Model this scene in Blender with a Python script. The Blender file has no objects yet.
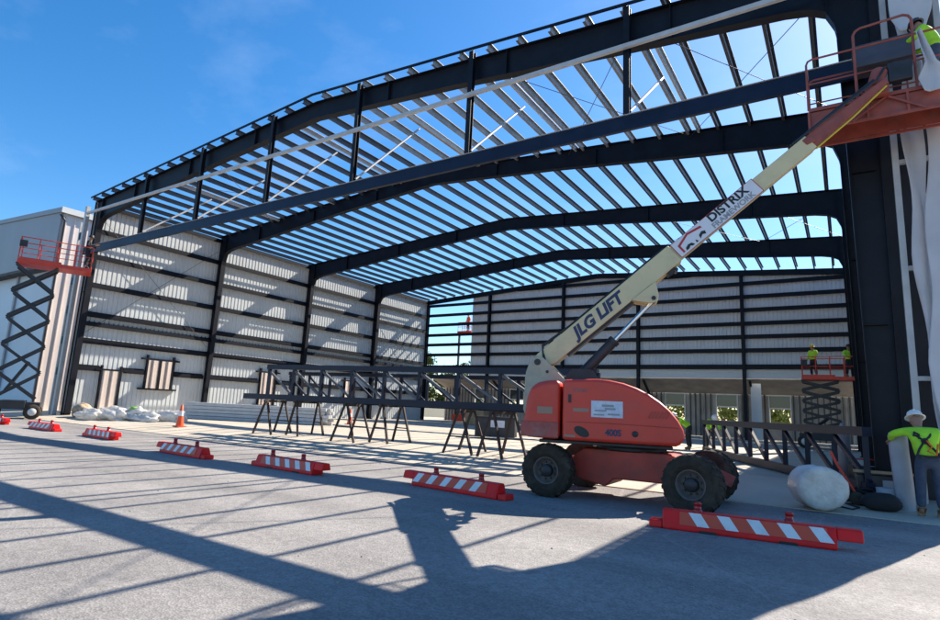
import bpy, bmesh, math, random
from mathutils import Vector, Matrix
random.seed(7)
R = math.radians
scene = bpy.context.scene
COL = scene.collection

# ------------------------------------------------------------------ materials
MATS = {}
def mat(name, col, rough=.6, metal=0., var=.0, scale=4., col2=None, bump=0., bscale=40., spec=.5, grime=None, gscale=1.2, gamt=.35, trans=0., world=False):
    """procedural principled: base colour with noise variation, optional second colour (wear) and bump"""
    m = bpy.data.materials.new(name); m.use_nodes = True
    nt = m.node_tree; N = nt.nodes; L = nt.links
    b = N['Principled BSDF']
    b.inputs['Roughness'].default_value = rough; b.inputs['Metallic'].default_value = metal
    b.inputs['Specular IOR Level'].default_value = spec
    c = (*col, 1)
    tc = N.new('ShaderNodeTexCoord')
    if var or col2:
        n = N.new('ShaderNodeTexNoise'); n.inputs['Scale'].default_value = scale; n.inputs['Detail'].default_value = 6
        L.new(tc.outputs['Object'], n.inputs['Vector'])
        r = N.new('ShaderNodeValToRGB')
        if col2:
            r.color_ramp.elements[0].position = .42; r.color_ramp.elements[1].position = .62
            r.color_ramp.elements[0].color = c; r.color_ramp.elements[1].color = (*col2, 1)
        else:
            r.color_ramp.elements[0].position = .3; r.color_ramp.elements[1].position = .7
            r.color_ramp.elements[0].color = (*[x*(1-var) for x in col], 1); r.color_ramp.elements[1].color = (*[min(1, x*(1+var)) for x in col], 1)
        L.new(n.outputs['Fac'], r.inputs['Fac']); out = r.outputs['Color']
    else:
        rgb = N.new('ShaderNodeRGB'); rgb.outputs[0].default_value = c; out = rgb.outputs[0]
    if grime:
        n2 = N.new('ShaderNodeTexNoise'); n2.inputs['Scale'].default_value = gscale; n2.inputs['Detail'].default_value = 8; n2.inputs['Roughness'].default_value = .7
        L.new(N.new('ShaderNodeNewGeometry').outputs['Position'] if world else tc.outputs['Object'], n2.inputs['Vector'])
        r2 = N.new('ShaderNodeValToRGB'); r2.color_ramp.elements[0].position = .48; r2.color_ramp.elements[1].position = .75
        r2.color_ramp.elements[0].color = (0, 0, 0, 1); r2.color_ramp.elements[1].color = (gamt, gamt, gamt, 1)
        L.new(n2.outputs['Fac'], r2.inputs['Fac'])
        mx = N.new('ShaderNodeMix'); mx.data_type = 'RGBA'
        L.new(r2.outputs['Color'], mx.inputs[0]); L.new(out, mx.inputs[6]); mx.inputs[7].default_value = (*grime, 1)
        out = mx.outputs[2]
    L.new(out, b.inputs['Base Color'])
    if bump:
        n3 = N.new('ShaderNodeTexNoise'); n3.inputs['Scale'].default_value = bscale; n3.inputs['Detail'].default_value = 4
        L.new(tc.outputs['Object'], n3.inputs['Vector'])
        bp = N.new('ShaderNodeBump'); bp.inputs['Strength'].default_value = bump; bp.inputs['Distance'].default_value = .02
        L.new(n3.outputs['Fac'], bp.inputs['Height']); L.new(bp.outputs['Normal'], b.inputs['Normal'])
    if trans:
        tl_ = N.new('ShaderNodeBsdfTranslucent'); L.new(out, tl_.inputs['Color']); ms = N.new('ShaderNodeMixShader'); ms.inputs[0].default_value = trans
        L.new(b.outputs[0], ms.inputs[1]); L.new(tl_.outputs[0], ms.inputs[2]); L.new(ms.outputs[0], N['Material Output'].inputs['Surface'])
    MATS[name] = m
    return m

def asphalt_mat():
    m = bpy.data.materials.new('asphalt'); m.use_nodes = True
    nt = m.node_tree; N = nt.nodes; L = nt.links; b = N['Principled BSDF']
    tc = N.new('ShaderNodeTexCoord')
    def noise(s, d=3, ro=.5):
        n = N.new('ShaderNodeTexNoise'); n.inputs['Scale'].default_value = s; n.inputs['Detail'].default_value = d; n.inputs['Roughness'].default_value = ro
        L.new(tc.outputs['Object'], n.inputs['Vector']); return n
    def ramp(src, a, c0, e, c1):
        r = N.new('ShaderNodeValToRGB'); r.color_ramp.elements[0].position = a; r.color_ramp.elements[1].position = e
        r.color_ramp.elements[0].color = c0; r.color_ramp.elements[1].color = c1; L.new(src, r.inputs['Fac']); return r.outputs['Color']
    def mix(kind, f, a, c):
        x = N.new('ShaderNodeMix'); x.data_type = 'RGBA'; x.blend_type = kind
        if isinstance(f, float): x.inputs[0].default_value = f
        else: L.new(f, x.inputs[0])
        L.new(a, x.inputs[6])
        if isinstance(c, tuple): x.inputs[7].default_value = c
        else: L.new(c, x.inputs[7])
        return x.outputs[2]
    # stone aggregate: voronoi cells of ~2 cm, light and dark stones
    v = N.new('ShaderNodeTexVoronoi'); v.inputs['Scale'].default_value = 58; L.new(tc.outputs['Object'], v.inputs['Vector'])
    sep = N.new('ShaderNodeSeparateColor'); L.new(v.outputs['Color'], sep.inputs[0])
    stones = ramp(sep.outputs[0], .0, (.205, .196, .188, 1), 1., (.305, .293, .28, 1))
    patch = ramp(noise(.45, 6, .6).outputs['Fac'], .3, (.8, .8, .81, 1), .7, (1.12, 1.11, 1.09, 1))
    c = mix('MULTIPLY', 1., stones, patch)
    mid = ramp(noise(9, 5, .65).outputs['Fac'], .3, (.84, .84, .84, 1), .7, (1.14, 1.14, 1.14, 1))
    c = mix('MULTIPLY', 1., c, mid)
    mp = N.new('ShaderNodeMapping'); mp.inputs['Scale'].default_value = (.1, .75, 1); L.new(tc.outputs['Object'], mp.inputs['Vector'])
    nl = N.new('ShaderNodeTexNoise'); nl.inputs['Scale'].default_value = 1.; nl.inputs['Detail'].default_value = 7; L.new(mp.outputs[0], nl.inputs['Vector'])
    c = mix('MULTIPLY', 1., c, ramp(nl.outputs['Fac'], .36, (.8, .79, .79, 1), .64, (1.12, 1.11, 1.1, 1)))
    # tar stains
    st = ramp(noise(1.7, 4, .55).outputs['Fac'], .66, (0, 0, 0, 1), .76, (.5, .5, .5, 1))
    c = mix('MIX', st, c, (.07, .07, .075, 1))
    # hairline cracks
    vc = N.new('ShaderNodeTexVoronoi'); vc.feature = 'DISTANCE_TO_EDGE'; vc.inputs['Scale'].default_value = .23
    nd = noise(1.2, 5, .6); ad = N.new('ShaderNodeMix'); ad.data_type = 'VECTOR'; ad.inputs[0].default_value = .25
    L.new(tc.outputs['Object'], ad.inputs[4]); L.new(nd.outputs['Color'], ad.inputs[5]); L.new(ad.outputs[1], vc.inputs['Vector'])
    ck = ramp(vc.outputs['Distance'], .0, (.45, .45, .45, 1), .0035, (0, 0, 0, 1))
    c = mix('MIX', ck, c, (.33, .32, .31, 1))
    L.new(c, b.inputs['Base Color']); b.inputs['Roughness'].default_value = .88; b.inputs['Specular IOR Level'].default_value = .35
    bp = N.new('ShaderNodeBump'); bp.inputs['Strength'].default_value = .35; bp.inputs['Distance'].default_value = .012
    L.new(v.outputs['Distance'], bp.inputs['Height']); L.new(bp.outputs['Normal'], b.inputs['Normal'])
    MATS['asphalt'] = m
    return m

def concrete_mat():
    m = bpy.data.materials.new('concrete'); m.use_nodes = True
    nt = m.node_tree; N = nt.nodes; L = nt.links; b = N['Principled BSDF']
    tc = N.new('ShaderNodeTexCoord')
    def noise(s, d, ro):
        n = N.new('ShaderNodeTexNoise'); n.inputs['Scale'].default_value = s; n.inputs['Detail'].default_value = d; n.inputs['Roughness'].default_value = ro
        L.new(tc.outputs['Object'], n.inputs['Vector']); return n.outputs['Fac']
    def ramp(src, a, c0, e, c1):
        r = N.new('ShaderNodeValToRGB'); r.color_ramp.elements[0].position = a; r.color_ramp.elements[1].position = e
        r.color_ramp.elements[0].color = c0; r.color_ramp.elements[1].color = c1; L.new(src, r.inputs['Fac']); return r.outputs['Color']
    base = ramp(noise(.5, 8, .65), .3, (.4, .345, .27, 1), .7, (.51, .455, .365, 1))
    dirt = ramp(noise(.22, 6, .7), .55, (0, 0, 0, 1), .72, (.5, .5, .5, 1))
    x = N.new('ShaderNodeMix'); x.data_type = 'RGBA'; L.new(dirt, x.inputs[0]); L.new(base, x.inputs[6]); x.inputs[7].default_value = (.29, .25, .2, 1)
    fine = ramp(noise(30, 4, .6), .3, (.9, .9, .9, 1), .7, (1.08, 1.08, 1.08, 1))
    y = N.new('ShaderNodeMix'); y.data_type = 'RGBA'; y.blend_type = 'MULTIPLY'; y.inputs[0].default_value = 1; L.new(x.outputs[2], y.inputs[6]); L.new(fine, y.inputs[7])
    L.new(y.outputs[2], b.inputs['Base Color']); b.inputs['Roughness'].default_value = .85
    bp = N.new('ShaderNodeBump'); bp.inputs['Strength'].default_value = .15; bp.inputs['Distance'].default_value = .01
    L.new(noise(25, 5, .6), bp.inputs['Height']); L.new(bp.outputs['Normal'], b.inputs['Normal'])
    MATS['concrete'] = m; return m

asphalt_mat(); concrete_mat()
mat('earth', (.13, .12, .075), .95, var=.35, scale=.15)
mat('steel', (.006, .0075, .0135), .5, var=.25, scale=2., grime=(.03, .03, .033), gamt=.3, bump=.05, spec=.22)
mat('beam_blue', (.008, .015, .038), .4, var=.2, scale=2., grime=(.03, .035, .05), gamt=.2, spec=.2)
mat('purlin', (.075, .08, .09), .45, var=.35, scale=.5, grime=(.02, .021, .024), gscale=.25, gamt=.9, spec=.35)
mat('purlin_pale', (.27, .275, .28), .5, .1, var=.25, scale=1.5, grime=(.09, .09, .09), gscale=.8, gamt=.7)
mat('galv', (.52, .53, .54), .42, .55, var=.12, scale=6.)
mat('galv_paint', (.46, .465, .465), .5, .1, var=.1, scale=3.)
mat('panel', (.57, .595, .59), .5, var=.05, scale=.7, grime=(.42, .42, .4), gscale=.5, gamt=.4)
mat('panel_back', (.68, .69, .7), .5, var=.06, scale=.6)
mat('beige', (.5, .43, .37), .6, var=.08, scale=1.3)
mat('beige_wall', (.68, .6, .56), .55, var=.06, scale=.5)
mat('gray_metal', (.29, .3, .32), .5, var=.08, scale=.3)
mat('door_blue', (.56, .61, .66), .5, var=.07, scale=.3)
mat('trim', (.6, .6, .58), .5, var=.05)
mat('wrap_dark', (.018, .02, .03), .6, var=.4, scale=1.)
mat('wrap_grey', (.33, .34, .37), .55, var=.12, scale=3., bump=.25, bscale=9)
mat('sheet', (.6, .6, .63), .55, trans=.2, var=.07, scale=1.5, bump=.35, bscale=4)
mat('plastic_wrap', (.84, .83, .8), .35, trans=.45, var=.12, scale=5., bump=.6, bscale=9, grime=(.45, .42, .35), gscale=4, gamt=.5)
mat('bale_wrap', (.62, .6, .54), .3, var=.12, scale=5., bump=.5, bscale=18, grime=(.42, .33, .24), gscale=3.5, gamt=.75)
mat('gravel', (.33, .3, .26), .9, var=.4, scale=9)
mat('soffit', (.33, .3, .265), .8, var=.25, scale=.8)
mat('siding', (.38, .355, .32), .8, var=.2, scale=.9)
mat('siding_dark', (.09, .085, .08), .8, var=.3, scale=2)
mat('white_frame', (.72, .72, .7), .5, var=.03)
mat('glass_dark', (.05, .06, .065), .08)
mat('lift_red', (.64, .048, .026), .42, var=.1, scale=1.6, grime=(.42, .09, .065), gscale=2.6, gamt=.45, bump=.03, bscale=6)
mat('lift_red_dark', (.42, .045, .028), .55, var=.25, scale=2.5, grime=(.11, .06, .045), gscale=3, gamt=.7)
mat('lift_red_dirty', (.36, .075, .06), .6, var=.2, scale=5, grime=(.32, .2, .17), gscale=4, gamt=.8)
mat('platform_red', (.62, .05, .025), .45, var=.15, scale=3, grime=(.25, .1, .07), gscale=4, gamt=.5)
mat('basket_red', (.3, .07, .05), .55, var=.2, scale=4, grime=(.2, .12, .1), gscale=5, gamt=.6)
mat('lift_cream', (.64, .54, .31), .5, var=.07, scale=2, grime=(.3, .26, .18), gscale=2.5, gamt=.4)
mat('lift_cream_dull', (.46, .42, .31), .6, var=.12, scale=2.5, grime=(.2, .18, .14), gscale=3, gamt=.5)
mat('navy_ink', (.018, .03, .09), .5)
mat('black_ink', (.012, .012, .014), .5)
mat('red_ink', (.42, .03, .04), .5)
mat('sign_white', (.68, .69, .72), .45, var=.03)
mat('label_blue', (.5, .55, .66), .4, var=.2, scale=12, col2=(.62, .64, .7))
mat('label_tan', (.32, .21, .15), .6)
mat('rubber', (.045, .036, .028), .9, var=.3, scale=8, grime=(.13, .105, .08), gscale=2.2, gamt=.75, spec=.2, bump=.2)
mat('rim', (.12, .1, .09), .6, .2, var=.3, scale=8)
mat('dark_metal', (.03, .03, .035), .5, .2, var=.3, scale=4)
mat('arm_grey', (.03, .032, .036), .45, .2, var=.2, scale=3)
mat('chrome', (.75, .76, .78), .18, 1.)
mat('barrier_red', (.78, .012, .012), .5, spec=.3, var=.16, scale=3, grime=(.45, .05, .04), gscale=3.3, gamt=.5, bump=.05, bscale=20, world=True)
mat('lamp_red', (.33, .006, .006), .2, spec=.6)
mat('refl_white', (.74, .74, .74), .4, var=.04, grime=(.42, .36, .32), gscale=5, gamt=.5, world=True)
mat('refl_orange', (.66, .075, .025), .4, var=.06)
mat('cone_orange', (.75, .09, .015), .5, var=.08, scale=8)
mat('rust', (.03, .02, .017), .75, var=.4, scale=6, grime=(.09, .04, .025), gscale=5, gamt=.6)
mat('truss_steel', (.004, .009, .026), .45, spec=.3, var=.25, scale=2)
mat('web_grey', (.07, .072, .08), .5, var=.3, scale=2)
mat('chest_blue', (.055, .06, .085), .5, var=.2, scale=3)
mat('wood', (.4, .27, .15), .8, var=.2, scale=5)
mat('bag', (.012, .012, .014), .8, bump=.3, bscale=10)
mat('hivis', (.36, .72, .03), .75, var=.08, scale=12, bump=.4, bscale=14)
mat('denim', (.045, .065, .105), .9, var=.2, scale=14, bump=.4, bscale=12)
mat('dark_cloth', (.02, .022, .026), .9, var=.3, scale=10, bump=.3, bscale=12)
mat('boot', (.24, .15, .085), .85, var=.25, scale=16)
mat('skin', (.3, .165, .11), .6, var=.06, scale=20)
mat('hat_white', (.76, .76, .75), .3)
mat('strap', (.025, .025, .03), .8)
mat('strap_orange', (.6, .16, .02), .8)
mat('tarp_green', (.18, .42, .06), .6, var=.2)
mat('tan_heap', (.4, .3, .2), .9, var=.3, scale=6, bump=.6, bscale=8)
mat('leaf', (.07, .105, .025), .7, var=.45, scale=1.1, spec=.25)
mat('leaf_light', (.1, .13, .025), .7, var=.4, scale=1.1, spec=.25)
mat('bark', (.1, .08, .06), .9, var=.3, scale=6)
mat('joint', (.19, .17, .14), .9)
mat('yellow', (.6, .45, .03), .5)
M = MATS

# ------------------------------------------------------------------ mesh builder
class MB:
    def __init__(s): s.v = []; s.f = []; s.sm = []
    def add(s, vs, fs, smooth=False):
        o = len(s.v); s.v += [tuple(p) for p in vs]
        for f in fs: s.f.append([o+i for i in f]); s.sm.append(smooth)
    def box(s, c, d, rz=0, mat=None):
        hx, hy, hz = d[0]/2, d[1]/2, d[2]/2
        P = [Vector((x, y, z)) for z in (-hz, hz) for y in (-hy, hy) for x in (-hx, hx)]
        Mx = mat if mat else Matrix.Rotation(rz, 3, 'Z')
        P = [Mx @ p + Vector(c) for p in P]
        s.add(P, [(0, 2, 3, 1), (4, 5, 7, 6), (0, 1, 5, 4), (2, 6, 7, 3), (0, 4, 6, 2), (1, 3, 7, 5)])
        return s
    def box2(s, a, b):
        return s.box([(a[i]+b[i])/2 for i in range(3)], [abs(b[i]-a[i]) for i in range(3)])
    def frame(s, p0, p1, up=(0, 0, 1)):
        d = (Vector(p1)-Vector(p0)).normalized(); up = Vector(up)
        if abs(d.dot(up)) > .98: up = Vector((0, 1, 0))
        x = d.cross(up).normalized(); z = x.cross(d).normalized()
        return d, x, z
    def bar(s, p0, p1, w, h, up=(0, 0, 1)):
        p0 = Vector(p0); p1 = Vector(p1); d, x, z = s.frame(p0, p1, up)
        P = [p + x*a*w/2 + z*b*h/2 for p in (p0, p1) for a, b in ((-1, -1), (1, -1), (1, 1), (-1, 1))]
        s.add(P, [(3, 2, 1, 0), (4, 5, 6, 7), (0, 1, 5, 4), (1, 2, 6, 5), (2, 3, 7, 6), (3, 0, 4, 7)]); return s
    def ibeam(s, p0, p1, d, wf, t=.02, up=(0, 0, 1)):
        p0 = Vector(p0); p1 = Vector(p1); _, x, z = s.frame(p0, p1, up)
        s.bar(p0, p1, t*.7, d-2*t, up)
        for k in (-1, 1): s.bar(p0+z*k*(d-t)/2, p1+z*k*(d-t)/2, wf, t, up)
        return s
    def zee(s, p0, p1, d, wf, t=.014, up=(0, 0, 1)):
        p0 = Vector(p0); p1 = Vector(p1); _, x, z = s.frame(p0, p1, up)
        s.bar(p0, p1, t, d-2*t, up)
        for k in (-1, 1): 
            o = z*k*(d-t)/2 + x*k*(wf-t)/2; s.bar(p0+o, p1+o, wf, t, up)
        return s
    def tube(s, p0, p1, r0, r1=None, n=8, caps=True):
        r1 = r0 if r1 is None else r1
        p0 = Vector(p0); p1 = Vector(p1); d, x, z = s.frame(p0, p1)
        P = []
        for p, r in ((p0, r0), (p1, r1)):
            for k in range(n):
                a = 2*math.pi*k/n; P.append(p + x*math.cos(a)*r + z*math.sin(a)*r)
        s.add(P, [(k, (k+1) % n, n+(k+1) % n, n+k) for k in range(n)], True)
        if caps: s.add(P, [tuple(range(n-1, -1, -1)), tuple(range(n, 2*n))])
        return s
    def path(s, pts, r, n=8, closed=False):
        pts = [Vector(p) for p in pts]; m = len(pts); rings = []
        up = Vector((0, 0, 1)); lastx = None
        for i, p in enumerate(pts):
            a = pts[i-1] if (i > 0 or closed) else p; b = pts[(i+1) % m] if (i < m-1 or closed) else p
            d = (b-a).normalized()
            if lastx is None:
                u = up if abs(d.dot(up)) < .95 else Vector((0, 1, 0)); x = d.cross(u).normalized()
            else: x = (lastx - d*lastx.dot(d)).normalized()
            lastx = x; z = x.cross(d)
            rings.append([p + x*math.cos(2*math.pi*k/n)*r + z*math.sin(2*math.pi*k/n)*r for k in range(n)])
        P = [q for ring in rings for q in ring]; F = []
        for i in range(m if closed else m-1):
            j = (i+1) % m
            F += [(i*n+k, i*n+(k+1) % n, j*n+(k+1) % n, j*n+k) for k in range(n)]
        s.add(P, F, True)
        if not closed: s.add(P, [tuple(range(n-1, -1, -1)), tuple(range((m-1)*n, m*n))])
        return s
    def prism(s, poly, o, u, v, w):
        """poly (a,b) in plane o+a*u+b*v extruded along vector w"""
        o, u, v, w = map(Vector, (o, u, v, w)); n = len(poly)
        P = [o+u*a+v*b for a, b in poly] + [o+u*a+v*b+w for a, b in poly]
        s.add(P, [tuple(range(n-1, -1, -1)), tuple(range(n, 2*n))] + [(k, (k+1) % n, n+(k+1) % n, n+k) for k in range(n)]); return s
    def lathe(s, prof, o, axis=(0, 0, 1), n=20, smooth=True):
        o = Vector(o); ax = Vector(axis).normalized()
        u = Vector((1, 0, 0)) if abs(ax.x) < .9 else Vector((0, 1, 0)); x = (u - ax*u.dot(ax)).normalized(); y = ax.cross(x)
        P = []; m = len(prof)
        for r, h in prof:
            for k in range(n):
                a = 2*math.pi*k/n; P.append(o + ax*h + (x*math.cos(a)+y*math.sin(a))*r)
        F = [(i*n+k, i*n+(k+1) % n, (i+1)*n+(k+1) % n, (i+1)*n+k) for i in range(m-1) for k in range(n)]
        s.add(P, F, smooth); return s
    def ball(s, c, r, n=12, jitter=0, rot=None):
        r = r if hasattr(r, '__len__') else (r, r, r); P = []; m = n//2
        c = Vector(c)
        for i in range(m+1):
            t = math.pi*i/m
            for k in range(n):
                a = 2*math.pi*k/n; q = 1+random.uniform(-jitter, jitter)
                p = Vector((r[0]*math.sin(t)*math.cos(a)*q, r[1]*math.sin(t)*math.sin(a)*q, r[2]*math.cos(t)*q))
                P.append(c + (rot @ p if rot else p))
        s.add(P, [(i*n+k, (i+1)*n+k, (i+1)*n+(k+1) % n, i*n+(k+1) % n) for i in range(m) for k in range(n)], True); return s
    def build(s, name, mt, parent=None, bevel=0, seg=2, sub=0, weld=False):
        me = bpy.data.meshes.new(name)
        v = s.v
        if parent is not None and WORLD.get(parent):      # authored in world space
            inv = WORLD[parent]; v = [tuple(inv @ Vector(p)) for p in v]
        me.from_pydata(v, [], s.f)
        me.polygons.foreach_set('use_smooth', s.sm)
        bm = bmesh.new(); bm.from_mesh(me)
        if weld: bmesh.ops.remove_doubles(bm, verts=bm.verts, dist=1e-4)
        bmesh.ops.recalc_face_normals(bm, faces=bm.faces); bm.to_mesh(me); bm.free()
        me.materials.append(M[mt]); me.update()
        o = bpy.data.objects.new(name, me); COL.objects.link(o)
        if parent is not None: o.parent = parent
        if bevel:
            bv = o.modifiers.new('bevel', 'BEVEL'); bv.width = bevel; bv.segments = seg; bv.limit_method = 'ANGLE'; bv.angle_limit = R(35)
            for p in me.polygons: p.use_smooth = True
            wn = o.modifiers.new('wn', 'WEIGHTED_NORMAL'); wn.keep_sharp = False
        if sub:
            ss = o.modifiers.new('sub', 'SUBSURF'); ss.levels = sub; ss.render_levels = sub
        return o
WORLD = {}
def tag(o, label=None, cat=None, group=None, kind=None):
    if label: o['label'] = label
    if cat: o['category'] = cat
    if group: o['group'] = group
    if kind: o['kind'] = kind
    return o
def thing(name, label, cat, loc=(0, 0, 0), rz=0, group=None, world=False):
    o = bpy.data.objects.new(name, None); COL.objects.link(o); o.empty_display_size = .3
    o.location = loc; o.rotation_euler = (0, 0, rz)
    if world: WORLD[o] = (Matrix.Translation(Vector(loc)) @ Matrix.Rotation(rz, 4, 'Z')).inverted()
    return tag(o, label, cat, group)
def copy_tree(o, parent=None):
    c = o.copy(); COL.objects.link(c)
    if parent is not None: c.parent = parent
    for ch in [x for x in o.children]: copy_tree(ch, c)
    return c
def text(name, body, size, mt, parent, Mx, extrude=.002, offset=0., shear=0., sx=1., align='CENTER'):
    cu = bpy.data.curves.new(name, 'FONT'); cu.body = body; cu.size = size; cu.extrude = extrude; cu.offset = offset; cu.shear = shear
    cu.align_x = align; cu.align_y = 'CENTER'
    t = bpy.data.objects.new('tmp', cu); COL.objects.link(t)
    dg = bpy.context.evaluated_depsgraph_get(); me = bpy.data.meshes.new_from_object(t.evaluated_get(dg))
    bpy.data.objects.remove(t)
    me.name = name; me.materials.clear(); me.materials.append(M[mt])
    me.transform(Matrix.Diagonal((sx, 1, 1, 1))); me.transform(Mx)
    o = bpy.data.objects.new(name, me); COL.objects.link(o); o.parent = parent
    return o
def ribbed(mb, o, u, length, z0, z1, nrm, pitch=.305, rib=.035, t=.0, start=0.):
    """trapezoidal ribbed sheet: along u from o, ribs standing out along nrm"""
    o = Vector(o); u = Vector(u).normalized(); nrm = Vector(nrm).normalized()
    prof = []; k = math.floor(start/pitch)
    xs = []
    while k*pitch < start+length:
        b = k*pitch
        for dx, h in ((0, 0), (.13, 0), (.16, 1), (.22, 1), (.25, 0)): xs.append((b+dx, h))
        k += 1
    prof = [(start, 0)] + [(x, h) for x, h in xs if start < x < start+length] + [(start+length, 0)]
    P = []
    for x, h in prof:
        q = o + u*(x-start) + nrm*rib*h
        P += [Vector((q.x, q.y, z0)), Vector((q.x, q.y, z1))]
    n = len(prof)
    mb.add(P, [(2*i, 2*i+2, 2*i+3, 2*i+1) for i in range(n-1)])

# ------------------------------------------------------------------ camera, sun, sky
cam = bpy.data.cameras.new('camera'); co = bpy.data.objects.new('camera', cam); COL.objects.link(co)
cam.sensor_width = 36; cam.lens = 569.85/940*36; cam.clip_start = .1; cam.clip_end = 6000
yaw, pitch, roll = R(33.48), R(9.87), R(2.74)
f = Vector((-math.sin(yaw)*math.cos(pitch), math.cos(yaw)*math.cos(pitch), math.sin(pitch)))
r = Vector((math.cos(yaw), math.sin(yaw), 0)); u = r.cross(f)
r2 = r*math.cos(roll)+u*math.sin(roll); u2 = u*math.cos(roll)-r*math.sin(roll)
co.matrix_world = Matrix(((r2.x, u2.x, -f.x, 0), (r2.y, u2.y, -f.y, 0), (r2.z, u2.z, -f.z, 1.45), (0, 0, 0, 1)))
scene.camera = co
AZ, EL = R(17.9), R(40.1)
sd = bpy.data.lights.new('sun', 'SUN'); sd.energy = 4.5; sd.angle = R(.33); sd.color = (1., .91, .79)
so = bpy.data.objects.new('sun', sd); COL.objects.link(so)
sdir = Vector((math.sin(AZ)*math.cos(EL), math.cos(AZ)*math.cos(EL), math.sin(EL)))
so.rotation_euler = sdir.to_track_quat('Z', 'Y').to_euler(); so.location = (10, 30, 40)
w = bpy.data.worlds.new('World'); scene.world = w; w.use_nodes = True
N = w.node_tree.nodes; L = w.node_tree.links
sky = N.new('ShaderNodeTexSky'); sky.sky_type = 'NISHITA'; sky.sun_disc = False; sky.sun_elevation = EL; sky.sun_rotation = AZ
sky.air_density = 1.0; sky.dust_density = .45; sky.ozone_density = 3.0; sky.altitude = 100
hs = N.new('ShaderNodeHueSaturation'); hs.inputs['Saturation'].default_value = 1.34
L.new(sky.outputs[0], hs.inputs['Color'])
# thin cirrus streaks
tc = N.new('ShaderNodeTexCoord'); mp = N.new('ShaderNodeMapping'); mp.inputs['Scale'].default_value = (1.2, 3.2, 5.)
mp.inputs['Rotation'].default_value = (0, 0, .6)
nz = N.new('ShaderNodeTexNoise'); nz.inputs['Scale'].default_value = 1.6; nz.inputs['Detail'].default_value = 7; nz.inputs['Roughness'].default_value = .55
cr = N.new('ShaderNodeValToRGB'); cr.color_ramp.elements[0].position = .5; cr.color_ramp.elements[1].position = .85
cr.color_ramp.elements[0].color = (0, 0, 0, 1); cr.color_ramp.elements[1].color = (.16, .16, .16, 1)
mx = N.new('ShaderNodeMix'); mx.data_type = 'RGBA'; mx.inputs[7].default_value = (5.5, 6.2, 7.2, 1)
L.new(tc.outputs['Generated'], mp.inputs['Vector']); L.new(mp.outputs[0], nz.inputs['Vector']); L.new(nz.outputs['Fac'], cr.inputs['Fac'])
L.new(cr.outputs['Color'], mx.inputs[0]); L.new(hs.outputs['Color'], mx.inputs[6])
L.new(mx.outputs[2], N['Background'].inputs['Color']); N['Background'].inputs['Strength'].default_value = .085
scene.view_settings.view_transform = 'Standard'; scene.view_settings.look = 'None'; scene.view_settings.gamma = 1
scene.view_settings.exposure = 1.35
try: scene.view_settings.use_curve_mapping = False
except Exception: pass
scene.cycles.max_bounces = 8
scene.cycles.use_denoising = True

# ------------------------------------------------------------------ ground
def flat(name, x0, y0, x1, y1, z, mt, kind='structure'):
    b = MB(); b.add([(x0, y0, z), (x1, y0, z), (x1, y1, z), (x0, y1, z)], [(0, 1, 2, 3)]); return tag(b.build(name, mt), kind=kind)
flat('ground', -2500, -2500, 2500, 2500, -.012, 'earth')
flat('asphalt_lot', -130, -60, 60, 11.95, 0, 'asphalt')
b = MB(); b.prism([(11.9, -.1), (11.9, .02), (15., .245), (60, .245), (60, -.1)], (-130, 0, 0), (0, 1, 0), (0, 0, 1), (175, 0, 0)); tag(b.build('concrete_apron', 'concrete'), kind='structure')
def zg(y): return 0 if y < 11.9 else min(.245, .02+(y-11.9)*.0726)
b = MB()
for x in [-40.5+i*5.4 for i in range(9)]:
    b.add([(x, 11.91, .026), (x+.025, 11.91, .026), (x+.025, 15., .25), (x, 15., .25)], [(0, 1, 2, 3)]); b.add([(x, 15., .25), (x+.025, 15., .25), (x+.025, 55, .25), (x, 55, .25)], [(0, 1, 2, 3)])
for y in (15.6, 20.6, 25.6, 30.6, 35.6, 40.6): b.add([(-41, y, .254), (5, y, .254), (5, y+.025, .254), (-41, y+.025, .254)], [(0, 1, 2, 3)])
tag(b.build('concrete_joints', 'joint'), kind='structure')

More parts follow.
